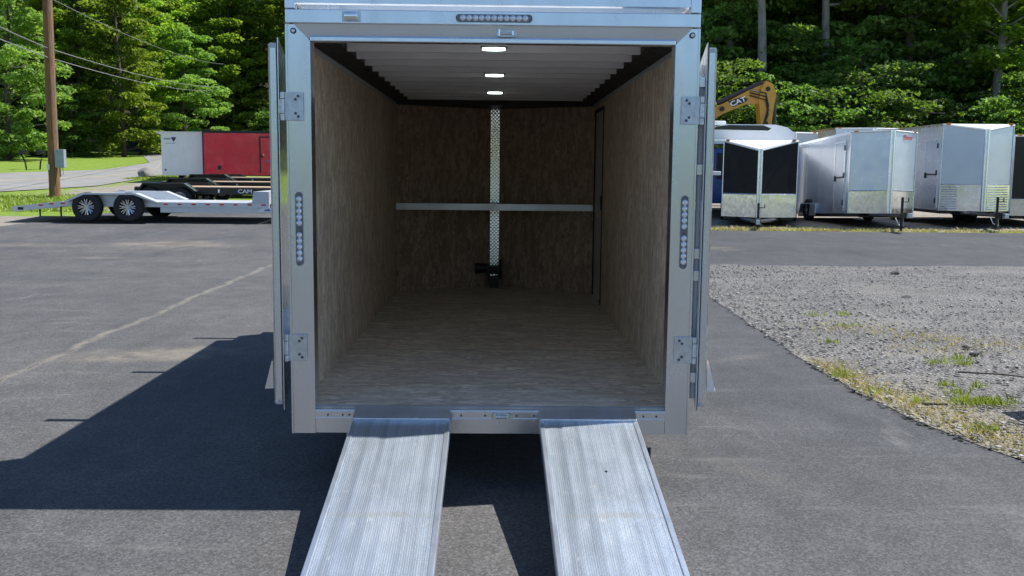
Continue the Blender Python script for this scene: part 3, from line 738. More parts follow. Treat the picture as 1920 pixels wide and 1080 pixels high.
# ------------------------------------------------------------------ enclosed trailers
def enclosed(label, x, y, z0, w, Lb, v, H, rot=0., tilt=0., drop=0., side='silver_paint', front='silver_paint', guard='polished', gh=.55, roofm='white_paint',
             cap='alu', door=None, louvre=False, fenders='box', wheels=(2.6,), logo=None, trim='alu', frame_window=False, name='enclosed_trailer', jack=True, group=None, tongue=True, guardvent=False):
    g = G(x, y+2)
    E_ = thing(name, label, 'enclosed trailer', (x, y, g), rot, group)
    B = E_; z0 = z0-g; hw = w/2; z1 = z0+H
    tl = math.tan(math.radians(tilt))
    def tz(px, py, pz): return (px, py, pz-py*tl)       # nose carried a little high on its jack
    def add(name, mb, mat, parent=None, smooth=None):
        mb.v = [tz(*p) for p in mb.v]; return obj(name, mb, mat, parent or B, smooth)
    for s in (-1, 1):
        sw = add('side_wall', MB().box(*sorted((s*(hw-.04), s*hw)), .001, Lb, z0, z1), side)
        fp = MB(); a = (s*hw, 0); b_ = (s*.05, -v)
        n_ = Vector((b_[1]-a[1], -(b_[0]-a[0]))).normalized()*.03
        if n_.y > 0: n_ = -n_
        ia, ib = (a[0]-n_.x, a[1]-n_.y), (b_[0]-n_.x, b_[1]-n_.y)
        i = len(fp.v)
        zt_a, zt_b = z1, z1-drop
        fp.v += [(a[0], a[1], z0+gh), (b_[0], b_[1], z0+gh), (ib[0], ib[1], z0+gh), (ia[0], ia[1], z0+gh), (a[0], a[1], zt_a), (b_[0], b_[1], zt_b), (ib[0], ib[1], zt_b), (ia[0], ia[1], zt_a)]
        fp.f += [(0, 1, 2, 3), (4, 5, 6, 7), (0, 1, 5, 4), (1, 2, 6, 5), (2, 3, 7, 6), (3, 0, 4, 7)]
        add('front_panel', fp, front)
        o = n_*.15
        gd = MB().prism([(a[0]+o.x, a[1]+o.y), (b_[0]+o.x, b_[1]+o.y), ib, ia], 'z', z0, z0+gh-.001)
        gu = add('stone_guard', gd, guard)
        add('guard_trim', MB().tube([(a[0]+o.x, a[1]+o.y, z0+gh+.012), (b_[0]+o.x, b_[1]+o.y, z0+gh+.012)], .016, 6), trim)
        if (louvre and s > 0) or (guardvent):
            aa = Vector((a[0], a[1], 0)); bb = Vector((b_[0], b_[1], 0)); dd = bb-aa
            lv = MB()
            t0, t1 = (.12, .95) if s > 0 else (.03, .42)
            for q in range(10):
                zz = z0+.06+q*(gh-.12)/9; p0 = aa+dd*t0; p1 = aa+dd*t1
                nn = Vector((n_.x, n_.y, 0))
                lv.tube([p0+nn*.5+Vector((0, 0, zz)), p1+nn*.5+Vector((0, 0, zz))], .016, 6)
            add('louvre', lv, 'alu_bright', gu)
        for q in range(1, int(Lb/1.22)+1):
            if not (door and s < 0 and door[0]-.06 < 1.22*q < door[1]+.06): add('panel_seam', MB().box(*sorted((s*(hw+.0005), s*(hw+.003))), 1.22*q, 1.22*q+.022, z0+.05, z1-.055), trim)
        add('marker_light', MB().box(*sorted((s*(hw-.16), s*(hw-.06))), -.075-(.10*v/hw), .0, z1+.0, z1+.035, .008), 'red_lens' if False else 'amber_lens')
        add('corner_trim', MB().box(*sorted((s*(hw-.012), s*(hw+.012))), -.02, .03, z0, z1), trim)
        add('roof_trim', MB().box(*sorted((s*(hw-.015), s*(hw+.018))), .03, Lb+.01, z1-.05, z1+.025), trim)
        rt = MB().tube([(s*hw, -.012, z1-.01), (s*.05, -v-.012, z1-drop-.01)], .028, 6); add('front_trim', rt, 'white_paint')
    add('nose_cap', MB().tube([(0, -v-.0, z0), (0, -v-.0, z1-drop)], .075, 14), cap, smooth=40)
    rf = MB(); rf.v += [(-hw, 0, z1), (hw, 0, z1), (hw, Lb, z1), (-hw, Lb, z1), (0, -v, z1-drop), (-hw, 0, z1+.02), (hw, 0, z1+.02), (hw, Lb, z1+.02), (-hw, Lb, z1+.02), (0, -v, z1-drop+.02)]
    rf.f += [(5, 6, 7, 8), (0, 1, 6, 5), (1, 2, 7, 6), (2, 3, 8, 7), (3, 0, 5, 8), (0, 4, 1), (5, 9, 6), (0, 4, 9, 5), (4, 1, 6, 9)]
    add('roof', rf, roofm)
    add('rear_wall', MB().box(-hw+.041, hw-.041, Lb-.04, Lb, z0, z1), side)
    ch = MB().box(-hw+.05, hw-.05, 0, Lb-.05, z0-.09, z0-.001)
    add('chassis', ch, 'black_metal')
    if tongue:
        tg = MB().tube([(-hw*.6, .1, z0-.06), (0, -v-1.0, z0-.06)], .05, 4).tube([(hw*.6, .1, z0-.06), (0, -v-1.0, z0-.06)], .05, 4).box(-.07, .07, -v-1.25, -v-.9, z0-.12, z0+.02)
        add('tongue', tg, 'black_metal')
        if jack:
            J = add('tongue_jack', MB().cyl((0, -v-.85, z0-.45), (0, -v-.85, z0+.42), .035, 10).cyl((0, -v-.85, .03-y*0+(-v-.85)*0), (0, -v-.85, z0-.40), .026, 10).box(-.09, .09, -v-.94, -v-.76, .0, .03), 'black_metal')
            add('crank', MB().cyl((0, -v-.85, z0+.30), (.16, -v-.85, z0+.30), .012, 6).cyl((.16, -v-.85, z0+.30), (.16, -v-.85, z0+.40), .014, 6), 'black_metal', J)
            add('coupler', MB().box(-.05, .05, -v-1.42, -v-1.251, z0-.12, z0+.0, .01).tube([(.06, -v-.8, z0-.05), (.11, -v-.75, z0-.35), (.04, -v-.6, z0-.30), (-.05, -v-.5, z0-.05)], .012, 5), 'zinc')
    for yy in wheels:
        for s in (-1, 1):
            wheel(E_, s*(hw+.02 if fenders else hw-.16), yy, .33, .33, .2, s, 0 if fenders == 'none' else 6)
            if fenders == 'box':
                add('fender', MB().prism([(yy-.62, z0+.02), (yy-.45, z0+.32), (yy+.45, z0+.32), (yy+.62, z0+.02), (yy+.58, z0+.02), (yy+.42, z0+.29), (yy-.42, z0+.29), (yy-.58, z0+.02)], 'x', *sorted((s*(hw+.001), s*(hw+.15)))).prism([(yy-.95, z0-.06), (yy-.95, z0+.30), (yy-.46, z0+.30), (yy-.40, z0-.06)], 'x', *sorted((s*(hw+.13), s*(hw+.15)))), 'silver_light')
    if door:
        y0, y1, za, zb, mt = door
        Dd = add('side_door', MB().box(-hw-.022, -hw-.0005, y0, y1, z0+za, z0+zb, .004), mt)
        f = MB().box(-hw-.030, -hw-.0005, y0-.05, y0-.0005, z0+za-.04, z0+zb+.05).box(-hw-.030, -hw-.0005, y1+.0005, y1+.05, z0+za-.04, z0+zb+.05).box(-hw-.030, -hw-.0005, y0, y1, z0+zb+.0005, z0+zb+.05)
        add('door_frame', f, trim, Dd)
        add('handle', MB().box(-hw-.06, -hw-.0225, y1-.10, y1-.04, z0+.90, z0+1.05, .006).box(-hw-.06, -hw-.0225, y0+.02, y1-.20, z0+.98, z0+1.02, .004), 'black_metal', Dd)
        for ha, hb in ((z0+zb-.22, z0+zb-.08), (z0+za+.1, z0+za+.25), (z0+1.0, z0+1.12)): add('door_hinge', MB().box(-hw-.045, -hw-.0305, y0-.045, y0+.04, ha, hb), 'black_metal', Dd)
    if frame_window:
        add('window', MB().box(.25, hw-.25, -.02-v*.0, .0, z0+1.0, z1-.35), 'glass_dark')
    if logo:
        a = Vector((hw, 0, 0)); b_ = Vector((.05, -v, 0)); m_ = a*.55+b_*.45; ang = math.atan2(a.y-b_.y, a.x-b_.x)
        tt = text_obj('lettering', logo, .17, 'text_red', B, (m_.x+.02, m_.y-.02, z1-drop*.5-.16-m_.y*tl), (PI/2, 0, ang), shear=.3, xs=1.2)
    return E_
enclosed('black V nosed enclosed trailer with bright stone guards, next to the blue motorhome', 7.32, 22.0, .52, 2.0, 4.6, .55, 2.10, rot=math.radians(-15), drop=.26,
         side='white_paint', front='black_matte', gh=.62, guard='polished', trim='alu', cap='alu', fenders='none', wheels=(2.6,), roofm='white_paint')
enclosed('narrow silver enclosed trailer with nose held high and a small red logo on its front', 10.54, 21.5, .66, 1.80, 4.6, .60, 2.20, tilt=2.6, side='silver_paint', front='silver_light',
         gh=.60, door=(.35, 1.10, .12, 1.95, 'silver_paint'), wheels=(3.25,), logo='Pace', guard='polished', drop=.0, guardvent=False, fenders='box', roofm='white_paint')
enclosed('tall silver enclosed trailer with side door at its front corner and louvred stone guards', 13.36, 22.0, .74, 1.94, 4.4, .55, 2.38, rot=math.radians(-2), side='silver_light', front='silver_paint',
         gh=.72, door=(.22, 1.05, .1, 1.95, 'silver_light'), wheels=(2.4, 3.2), drop=.16, louvre=True, guardvent=True, fenders='none', roofm='white_paint')
enclosed('black enclosed trailer at the right edge of the picture with a white framed panel', 15.75, 22.4, .60, 2.3, 4.6, .35, 2.25, side='black_gloss', front='black_gloss', gh=.45, wheels=(2.6,),
         door=(.35, 1.2, .75, 1.80, 'glass_dark'), trim='white_paint', fenders='none', cap='black_gloss')
enclosed('plain cream enclosed trailer parked behind the gap between the black nosed and narrow silver trailers', 10.05, 28.3, .75, 1.75, 3.6, .3, 2.35, side='cream_paint', front='cream_paint', guard='cream_paint', gh=.4, wheels=(1.8,), fenders='none', tongue=False, cap='cream_paint')
enclosed('white roofed enclosed trailer seen just above the narrow silver trailer', 13.0, 29.0, .80, 2.4, 5.0, .4, 2.50, side='silver_light', front='silver_light', gh=.4, wheels=(2.6,), fenders='none', tongue=False, roofm='cream_paint')
# rear roof vent on the tall silver trailer
# motorhome behind the black trailer
MH = thing('motorhome', 'blue motorhome with rounded white roof and dark skylight behind the black nosed trailer', 'motorhome', (7.75, 24.9, G(7.75, 26)))
zz = 1.736-G(7.75, 26)
obj('body', MB().box(-1.25, 1.25, 0, 5.6, .45, 2.15, .06), 'blue_paint', MH, 40)
pr = [(-1.27, 2.151), (-1.27, 2.50), (-1.15, 2.66), (-.8, 2.74), (.75, 2.74), (1.1, 2.66), (1.32, 2.50), (1.36, 2.151)]
obj('roof_cap', MB().prism([(x, z+.12) for x, z in pr], 'y', -.15, 5.65), 'white_paint', MH, 50)
obj('skylight', MB().prism([(-1.22, 2.70), (-1.05, 2.79), (-.7, 2.835), (.35, 2.835), (.6, 2.74), (.5, 2.68)], 'y', -.16, -.1505), 'glass_dark', MH)
obj('roof_vent', MB().box(-1.2, -.6, .6, 1.2, 2.861, 3.0, .04), 'white_paint', MH, 40)
obj('trim_line', MB().box(-1.27, 1.36, -.16, -.1502, 2.36, 2.40).box(-1.262, -1.2505, .2, .26, .6, 2.1).box(-1.262, -1.2505, 1.0, 1.06, .6, 2.1), 'alu_bright', MH)
obj('front_window', MB().box(-1.0, 1.0, -.012, -.0005, 1.2, 2.0), 'glass_dark', MH)
for s in (-1, 1):
    for yy in (.9, 4.4): wheel(MH, s*1.14, yy, .36, .36, .22, s, 0)
# excavator
EX = thing('excavator', 'yellow excavator raising its bent arm above the parked trailers', 'excavator', (3.6, 33.6, G(3.6, 33.6)))
ge = EX.location.z
def ex(px, pz): return ((px-932)/1829*38.8+.02-3.6, 1.736+(323-pz)/1829*38.8-ge)
boom = [(1232, 290), (1290, 238), (1340, 201), (1395, 172), (1422, 160), (1438, 165), (1436, 190), (1418, 196), (1388, 198), (1345, 217), (1300, 248), (1262, 296)]
obj('boom', MB().prism([ex(*q) for q in boom], 'y', -.22, .22), 'yellow_paint', EX)
st = [(1424, 155), (1436, 160), (1444, 180), (1441, 196), (1436, 245), (1431, 300), (1425, 300), (1419, 245), (1415, 215), (1412, 190), (1416, 168)]
obj('stick', MB().prism([ex(*q) for q in st], 'y', -.30, .30), 'yellow_paint', EX)
def ext(p, q, r, m, name, n=8, y=0.): a, b_ = ex(*p), ex(*q); obj(name, MB().cyl((a[0], y, a[1]), (b_[0], y, b_[1]), r, n), m, EX, 40)
ext((1338, 196), (1420, 158), .10, 'black_metal', 'boom_cylinder', y=-.05)
ext((1444, 182), (1446, 235), .09, 'black_metal', 'bucket_cylinder')
ext((1446, 205), (1446, 262), .05, 'alu_bright', 'piston_rod')
ho = MB()
for k in range(3):
    a, b_, c, d = ex(1395, 172+k*5), ex(1424, 178+k*6), ex(1430, 200+k*8), ex(1421, 240)
    ho.tube([(a[0], -.26, a[1]), (b_[0], -.34, b_[1]), (c[0], -.34, c[1]), (d[0], -.33, d[1])], .025, 5)
obj('hose', ho, 'black_metal', EX)
lg = [(1356, 193), (1382, 184), (1393, 188), (1388, 194), (1366, 203)]
Lg = obj('badge', MB().prism([ex(*q) for q in lg], 'y', -.228, -.2205), 'black_gloss', EX)
p_ = ex(1374.5, 193.3); text_obj('lettering', 'CAT', .26, 'text_white', EX, (p_[0], -.232, p_[1]), (PI/2, -math.radians(22), 0), xs=1.25)
obj('engine_house', MB().box(-3.0, .1, -1.3, 1.3, 1.1, 2.0, .12), 'yellow_paint', EX, 40)
cb = obj('cab', MB().box(-.5, .9, -1.25, -.3, 1.15, 2.1, .06), 'yellow_paint', EX, 40)
obj('cab_window', MB().box(-.35, .75, -1.262, -1.2505, 1.5, 2.0), 'glass_dark', cb)
obj('turntable', MB().lathe([(.6, .85), (.6, 1.1)], (-1, 0, 0), 'z', 20), 'black_metal', EX)
for s in (-1, 1):
    obj('track', MB().prism([(-3.0+.45*math.cos(t)-(-.0), .45+.45*math.sin(t)) for t in np.linspace(PI/2, 3*PI/2, 9)]+[(1.0+.45*math.cos(t), .45+.45*math.sin(t)) for t in np.linspace(-PI/2, PI/2, 9)], 'y', *sorted((s*.8, s*1.35))), 'black_metal', EX)
for px_, pz_ in ((1428, 170), (1345, 207), (1426, 232)):
    q_ = ex(px_, pz_); obj('pivot_pin', MB().cyl((q_[0], -.335, q_[1]), (q_[0], .335, q_[1]), .09, 12), 'black_metal', EX, 40)
bk = MB().prism([ex(*q) for q in ((1420, 300), (1440, 300), (1450, 318), (1440, 332), (1415, 330), (1408, 315))], 'y', -.45, .45)
obj('bucket', bk, 'black_metal', EX)

# white and red trailers up by the road
WT = thing('enclosed_trailer', 'white enclosed trailer with a small dark shield emblem, beside the red one', 'enclosed trailer', (-14.85, 41.6, G(-14.85, 43)))
gw = 3.36-WT.location.z
obj('body', MB().box(-1.0, .98, 0, 5.0, .30, gw, .02), 'white_paint', WT)
obj('roof', MB().prism([(-1.25, gw+.003), (-1.0, gw-.10), (.98, gw+.003), (.98, gw+.05), (-1.25, gw+.04)], 'y', -.03, 5.05), 'cream_paint', WT)
obj('emblem', MB().prism([(-.52, gw-.22), (-.28, gw-.22), (-.33, gw-.34), (-.40, gw-.44), (-.47, gw-.34)], 'y', -.006, -.0005), 'text_dark', WT)
obj('lettering_band', MB().box(-.86, -.54, -.006, -.0005, gw-.34, gw-.25).box(-.78, -.34, -.006, -.0005, gw-.52, gw-.49), 'grey_box', WT)
obj('marker', MB().box(-.86, -.78, -.01, -.0005, .52, .6), 'black_metal', WT)
for s in (-1, 1): wheel(WT, s*.8, 2.4, .33, .33, .2, s, 0)
RT = thing('enclosed_trailer', 'red enclosed trailer with black edging and a side door, behind the black deck trailers', 'enclosed trailer', (-13.78, 41.2, G(-12, 42)))
gr_ = 3.40-RT.location.z
obj('body', MB().box(.0, 6.4, .0, 2.1, .34, gr_, .01), 'red_paint', RT)
obj('trim', MB().box(-.012, 6.41, -.03, 2.13, gr_+.0005, gr_+.06).box(-.012, .05, -.012, -.0005, .34, gr_-.0).box(.0505, 6.4, -.012, -.0005, .34, .38).box(0.0505, 6.4, -.012, -.0005, gr_-.06, gr_), 'black_metal', RT)
dr = obj('side_door', MB().box(2.72, 3.55, -.018, -.0005, .52, gr_-.26), 'red_paint', RT)
obj('door_frame', MB().box(2.64, 2.7195, -.02, -.0005, .48, gr_-.2).box(3.5505, 3.63, -.02, -.0005, .48, gr_-.2).box(2.72, 3.55, -.02, -.0005, gr_-.2595, gr_-.2), 'black_metal', dr)
obj('handle', MB().box(2.66, 2.80, -.07, -.0205, 1.20, 1.32, .01), 'black_metal', dr); obj('stripe_sticker', MB().box(2.95, 3.4, -.021, -.0185, 1.02, 1.08), 'sticker_blue', dr)
obj('vent', MB().box(.68, .85, -.02, -.0005, .62, .82), 'black_metal', RT)
for xx in (3.9, 4.8): wheel(RT, xx, -.02, .33, .33, .2, -1, 0, 'y')
obj('handle', MB().lathe([(.03, 0), (.03, -.05), (0, -.06)], (2.86, -.02, 1.34), 'y', 10), 'alu_bright', dr)

# pole, meter box, wires, mailboxes, rock
PX, PY = -15.73, 30.0; PZ = G(PX, PY)
PO = thing('utility_pole', 'tall brown wooden utility pole beside the grey deck trailer', 'utility pole', (PX, PY, PZ))
obj('shaft', MB().tube([(0, 0, -.2), (.01, 0, 3), (.04, 0, 6), (.07, 0, 9.6)], [.19, .18, .165, .14], 18), 'pole_wood', PO, 60)
mb_ = obj('meter_box', MB().box(.20, .50, -.30, -.08, 1.08, 1.72, .015), 'grey_box', PO)
obj('box_lid', MB().box(.19, .51, -.32, -.3005, 1.09, 1.73, .006), 'grey_box', mb_)
obj('conduit', MB().cyl((.30, -.18, .75), (.30, -.18, 1.08), .025, 8).cyl((.22, -.15, 1.72), (.22, -.15, 9), .018, 6).tube([(.4, -.2, 1.08), (.42, -.2, .85), (.30, -.18, .8)], .012, 6), 'cable', mb_)
obj('pole_tag', MB().box(-.16, -.06, -.195, -.19, 1.0, 1.2), 'alu_side', PO)
ca = obj('crossarm', MB().box(-.95, .95, -.26, -.15, 6.98, 7.08, .01).box(-.05, .1, -.3, -.1, 6.9, 7.16), 'cable', PO)
ins = MB()
for x in (-.75, -.35, .35, .75): ins.lathe([(.05, 0), (.07, .03), (.04, .06), (.06, .1), (.0, .14)], (x, -.2, 7.081), 'z', 10)
obj('insulator', ins, 'lens', ca)
def wire(pts, label, sag, r=.014):
    a, m, b_ = [Vector(p) for p in pts]; out = []
    for p, q in ((a, m), (m, b_)):
        for i in range(20):
            t = i/20; v = p.lerp(q, t); v.z -= sag*4*t*(1-t); out.append(v)
    out.append(b_)
    o = obj('overhead_wire', MB().tube(out, r, 5), 'cable'); tag(o, label, 'wire', 'overhead wires on the utility pole')
def far(px, py, d): return ((px-932)/1829*d+.02, d-5.18, 1.736+(320-(932-px)*.0098-py)/1829*d)
wire([(-9.8, -2, 8.6), (PX+.05, PY-.2, PZ+7.0), far(430, 127, 88)], 'highest overhead wire running from the pole top to the woods', .5)
wire([(-9.8, -2, 6.9), (PX+.05, PY-.2, PZ+5.22), far(420, 168, 88)], 'middle overhead wire running from the pole to the woods', .35, .018)
wire([(-9.9, -2, 6.4), (PX+.05, PY-.2, PZ+4.90), far(410, 175, 88)], 'lowest overhead wire running from the pole to the woods', .35, .018)
for k, (x, y) in enumerate(((-28.55, 54.7), (-27.6, 54.9))):
    m = thing('mailbox', 'black mailbox leaning on a curved post, '+('left' if k == 0 else 'right')+' one of the pair on the grass', 'mailbox', (x, y, G(x, y)), 0, 'black mailboxes by the road')
    pts = [(-.25, .0)]
    arc = [(-.10+.0, 0)]
    pr = [(-.14, .95), (-.14, 1.08)]+[(.14*-math.cos(t), 1.08+.1*math.sin(t)) for t in np.linspace(0, PI, 8)]+[(.14, .95)]
    hb = obj('box', MB().prism([(p[0]*1.0, p[1]) for p in pr], 'y', -.3, .3), 'black_gloss', m)
    obj('flag', MB().box(.141, .16, -.1, .1, 1.08, 1.12).box(.141, .16, -.1, -.04, 1.12, 1.25), 'black_gloss', hb)
    obj('post', MB().tube([(.12*(1 if k == 0 else -1), 0, -.05), (.06*(1 if k == 0 else -1), 0, .45), (-.08*(1 if k == 0 else -1), 0, .8), (-.25*(1 if k == 0 else -1), 0, .94)], .05, 8).box(-.35, .3, -.05, .05, .90, .949), 'black_metal', m, 50)
import bmesh
def rockmesh(name, r, seed, mat, n=3):
    bm = bmesh.new(); bmesh.ops.create_icosphere(bm, subdivisions=n, radius=1); rr = random.Random(seed)
    pl = [(Vector((rr.uniform(-1, 1), rr.uniform(-1, 1), rr.uniform(-1, 1))).normalized(), rr.uniform(.55, .85)) for _ in range(9)]
    for v in bm.verts:
        for nrm, d in pl:
            e = v.co.dot(nrm)-d
            if e > 0: v.co -= nrm*e*.9
        v.co = Vector((v.co.x*r[0], v.co.y*r[1], v.co.z*r[2]))
    me = bpy.data.meshes.new(name); bm.to_mesh(me); bm.free(); me.materials.append(MAT[mat]); return me
o = obj('rock', rockmesh('rock', (.50, .4, .36), 5, 'rock'), 'rock'); o.location = (-18.1, 46.0, G(-18.1, 46.0)+.22); tag(o, 'big weathered grey boulder on the grass beside the white enclosed trailer', 'rock')
o = obj('shadow_block', MB().box(-.5, .5, -.45, .45, 0, .62, .03).box(-.12, .12, -.05, .05, .6, .68), 'concrete'); o.location = (4.62, 1.42, .02); tag(o, 'unseen block added to cast a shadow onto the gravel', 'shadow block')  # stand-in out of view, added to cast the shadow on the gravel
for i, (x, y, s_, lb) in enumerate(((6.95, 11.6, .13, 'dark stone farthest back on the gravel near the drive'), (5.72, 8.2, .12, 'dark stone in the middle of the gravel patch'), (6.75, 5.75, .11, 'dark stone at the far right of the gravel'),
                                  (4.72, 4.35, .07, 'upper of two small dark stones close together on the gravel'), (4.62, 3.98, .08, 'lower of two small dark stones close together on the gravel'))):
    o = obj('stone', rockmesh('stone', (s_*.7, s_*.5, s_*.32), 20+i, 'stone_dark', 2), 'stone_dark'); o.location = (x, y, .03); tag(o, lb, 'stone', 'dark stones on the gravel')
o = obj('stick', MB().tube([(4.02, 3.05, .045), (4.35, 2.93, .05), (4.75, 2.72, .035)], [.008, .007, .004], 6), 'twig'); tag(o, 'long thin dark stick lying on the gravel', 'stick')
o = obj('stick', MB().tube([(3.22, 1.93, .03), (3.40, 1.90, .035)], [.012, .009], 6), 'twig'); tag(o, 'short dark stick by the edge of the tarmac', 'stick')

# ------------------------------------------------------------------ loose gravel, grass and weeds
def stones(n, box, smin, smax, name, mat):
    V = []; F = []
    ico = [(0, 0, 1), (.9, 0, .3), (.28, .85, .3), (-.73, .53, .3), (-.73, -.53, .3), (.28, -.85, .3), (0, 0, -.6)]
    base = np.array(ico); fc = [(0, 1, 2), (0, 2, 3), (0, 3, 4), (0, 4, 5), (0, 5, 1), (6, 2, 1), (6, 3, 2), (6, 4, 3), (6, 5, 4), (6, 1, 5)]
    Vs = []; Fs = []; c = 0
    while c < n:
        y = box[2]+(box[3]-box[2])*rng.random()**1.3; xl = grav_l(y); x = xl+(rng.random()**1.5)*(box[1]-xl)-.05*rng.random()
        if y > 12.9: continue
        s = smin+(smax-smin)*rng.random()**2.5
        a = rng.random()*6.28; q = base*(1+rng.normal(0, .22, base.shape))*[s, s*(.6+.4*rng.random()), s*.34]
        R2 = np.array([[math.cos(a), -math.sin(a), 0], [math.sin(a), math.cos(a), 0], [0, 0, 1]])
        Vs.append(q@R2.T+[x, y, .016+s*.2]); Fs.append(np.array(fc)+7*c); c += 1
    me = raw_mesh(name, np.vstack(Vs), np.vstack(Fs), mat); o = bpy.data.objects.new(name, me); COL.objects.link(o); return o
b = NB('loose_stone'); isl = b.n('NewGeometry').outputs['Random Per Island']
b.bsdf(b.ramp(isl, [(0, (.10, .10, .102)), (.5, (.24, .235, .23)), (1, (.46, .45, .43))]), 0, .9, None, .3)
o = stones(18000, (3, 14, .2, 12.9), .008, .034, 'loose_gravel', 'loose_stone'); tag(o, 'loose grey crushed stone scattered over the gravel patch', 'gravel', kind='stuff')

def blades(pts, name, mat, hmin, hmax, wd, lean=.5):
    n = len(pts); pts = np.asarray(pts, float); h_ = hmin+(hmax-hmin)*rng.random(n)**1.5; a = rng.random(n)*6.283; ln = lean*rng.random(n)
    dx, dy = np.cos(a), np.sin(a); a2 = a+rng.normal(1.57, .3, n)
    V = np.empty((n, 4, 3)); wv = wd*(.6+.8*rng.random(n))
    V[:, 0] = pts+np.c_[np.cos(a2)*wv, np.sin(a2)*wv, 0*a]; V[:, 1] = pts-np.c_[np.cos(a2)*wv, np.sin(a2)*wv, 0*a]
    V[:, 2] = pts+np.c_[dx*ln*h_*.5-np.cos(a2)*wv*.6, dy*ln*h_*.5-np.sin(a2)*wv*.6, h_*.62]; V[:, 3] = pts+np.c_[dx*ln*h_*1.2, dy*ln*h_*1.2, h_]
    F = np.arange(4*n).reshape(n, 4)
    me = raw_mesh(name, V.reshape(-1, 3), F, mat); o = bpy.data.objects.new(name, me); COL.objects.link(o); return o
pts = []
for _ in range(2600):      # verge litter and weeds along the tarmac edge
    y = .3+3.3*rng.random()**1.1; e = abs(rng.normal(0, .16+.30*max(0, 2.6-y)/2.3)); pts.append((grav_l(y)+.01+e, y, .014))
for cx, cy, r, n in ((4.05, 5.6, .35, 300), (4.5, 5.0, .3, 260), (5.0, 4.6, .4, 350), (4.3, 4.2, .3, 200)):
    for _ in range(n): pts.append((cx+rng.normal(0, r), cy+rng.normal(0, r*.6), .02))
o = blades(pts, 'dry_grass', 'straw', .01, .05, .004, 1.6); tag(o, 'dry yellow grass and weeds creeping over the gravel beside the tarmac', 'grass', kind='stuff')
pts = []
cl = [(3.62, 2.02, .10, 260), (3.78, 2.0, .10, 260), (3.35, 1.22, .05, 90), (3.05, 2.35, .06, 60), (3.02, 3.1, .05, 60), (2.97, 2.9, .05, 60), (4.45, 2.45, .05, 70), (3.95, 2.55, .04, 50), (3.70, 2.6, .04, 50), (3.68, 2.32, .05, 60),
      (4.05, 3.55, .06, 70), (4.35, 3.75, .07, 80), (4.3, 3.5, .05, 60), (3.45, 4.6, .05, 60), (4.0, 5.7, .08, 60), (4.9, 3.4, .05, 50), (3.2, 2.0, .05, 50), (4.3, 6.6, .08, 60), (3.9, 6.5, .07, 50), (4.75, 2.6, .05, 60)]
for cx, cy, r, n in cl:
    for _ in range(n): pts.append((cx+rng.normal(0, r), cy+rng.normal(0, r*.6), .02))
o = blades(pts, 'weeds', 'grass_blade', .02, .07, .004, .8); tag(o, 'small bright green weed tufts growing through the gravel', 'weeds', kind='stuff')
pts = []
for _ in range(9000):
    x = 4.5+13*rng.random(); y = 20.15+abs(rng.normal(0, .5)); 
    if x > 9 and rng.random() < .6: continue
    pts.append((x, y, G(x, y)-.02))
o = blades(pts, 'roadside_grass', 'straw', .03, .10, .012, 1.); tag(o, 'short yellow green grass strip between the drive and the parked trailers', 'grass', kind='stuff')
pts = []
for _ in range(26000):
    x = -24+13*rng.random(); y = 24+9*rng.random()
    if x > -14 and rng.random() < (x+14)/3.: continue
    if y > 28+(x+24)*.45: continue
    pts.append((x, y, G(x, y)-.02))
for _ in range(5000):
    x = -15.5-3.2*rng.random(); y = 44+4.5*rng.random(); pts.append((x, y, G(x, y)-.02))
o = blades(pts, 'verge_grass', 'grass_blade', .05, .16, .02, .9); tag(o, 'rough green grass on the verge around the foot of the pole', 'grass', kind='stuff')

# ------------------------------------------------------------------ trees
def leaf_cloud(C_, Rr, N_, size, flat=.45, up=.9):
    """quads scattered in flattened sprays; C_ centres, Rr radii, N_ per spray"""
    n = len(C_)*N_; ci = np.repeat(np.arange(len(C_)), N_)
    d = rng.normal(0, 1, (n, 3)); d /= np.linalg.norm(d, axis=1)[:, None]; rad = rng.random(n)**.45
    p = C_[ci]+d*(rad*Rr[ci])[:, None]*np.array([1, 1, flat]); p[:, 2] -= .25*(rad**2)*Rr[ci]
    nr = rng.normal(0, .55, (n, 3)); nr[:, 2] += up; nr /= np.linalg.norm(nr, axis=1)[:, None]
    a = np.cross(nr, rng.normal(0, 1, (n, 3))); a /= np.linalg.norm(a, axis=1)[:, None]; b_ = np.cross(nr, a)
    s = size*(.6+.8*rng.random(n))[:, None]
    V = np.empty((n, 4, 3)); V[:, 0] = p-a*s*.6; V[:, 1] = p+b_*s*.33; V[:, 2] = p+a*s*.6+nr*s*.1; V[:, 3] = p-b_*s*.33
    return V.reshape(-1, 3)
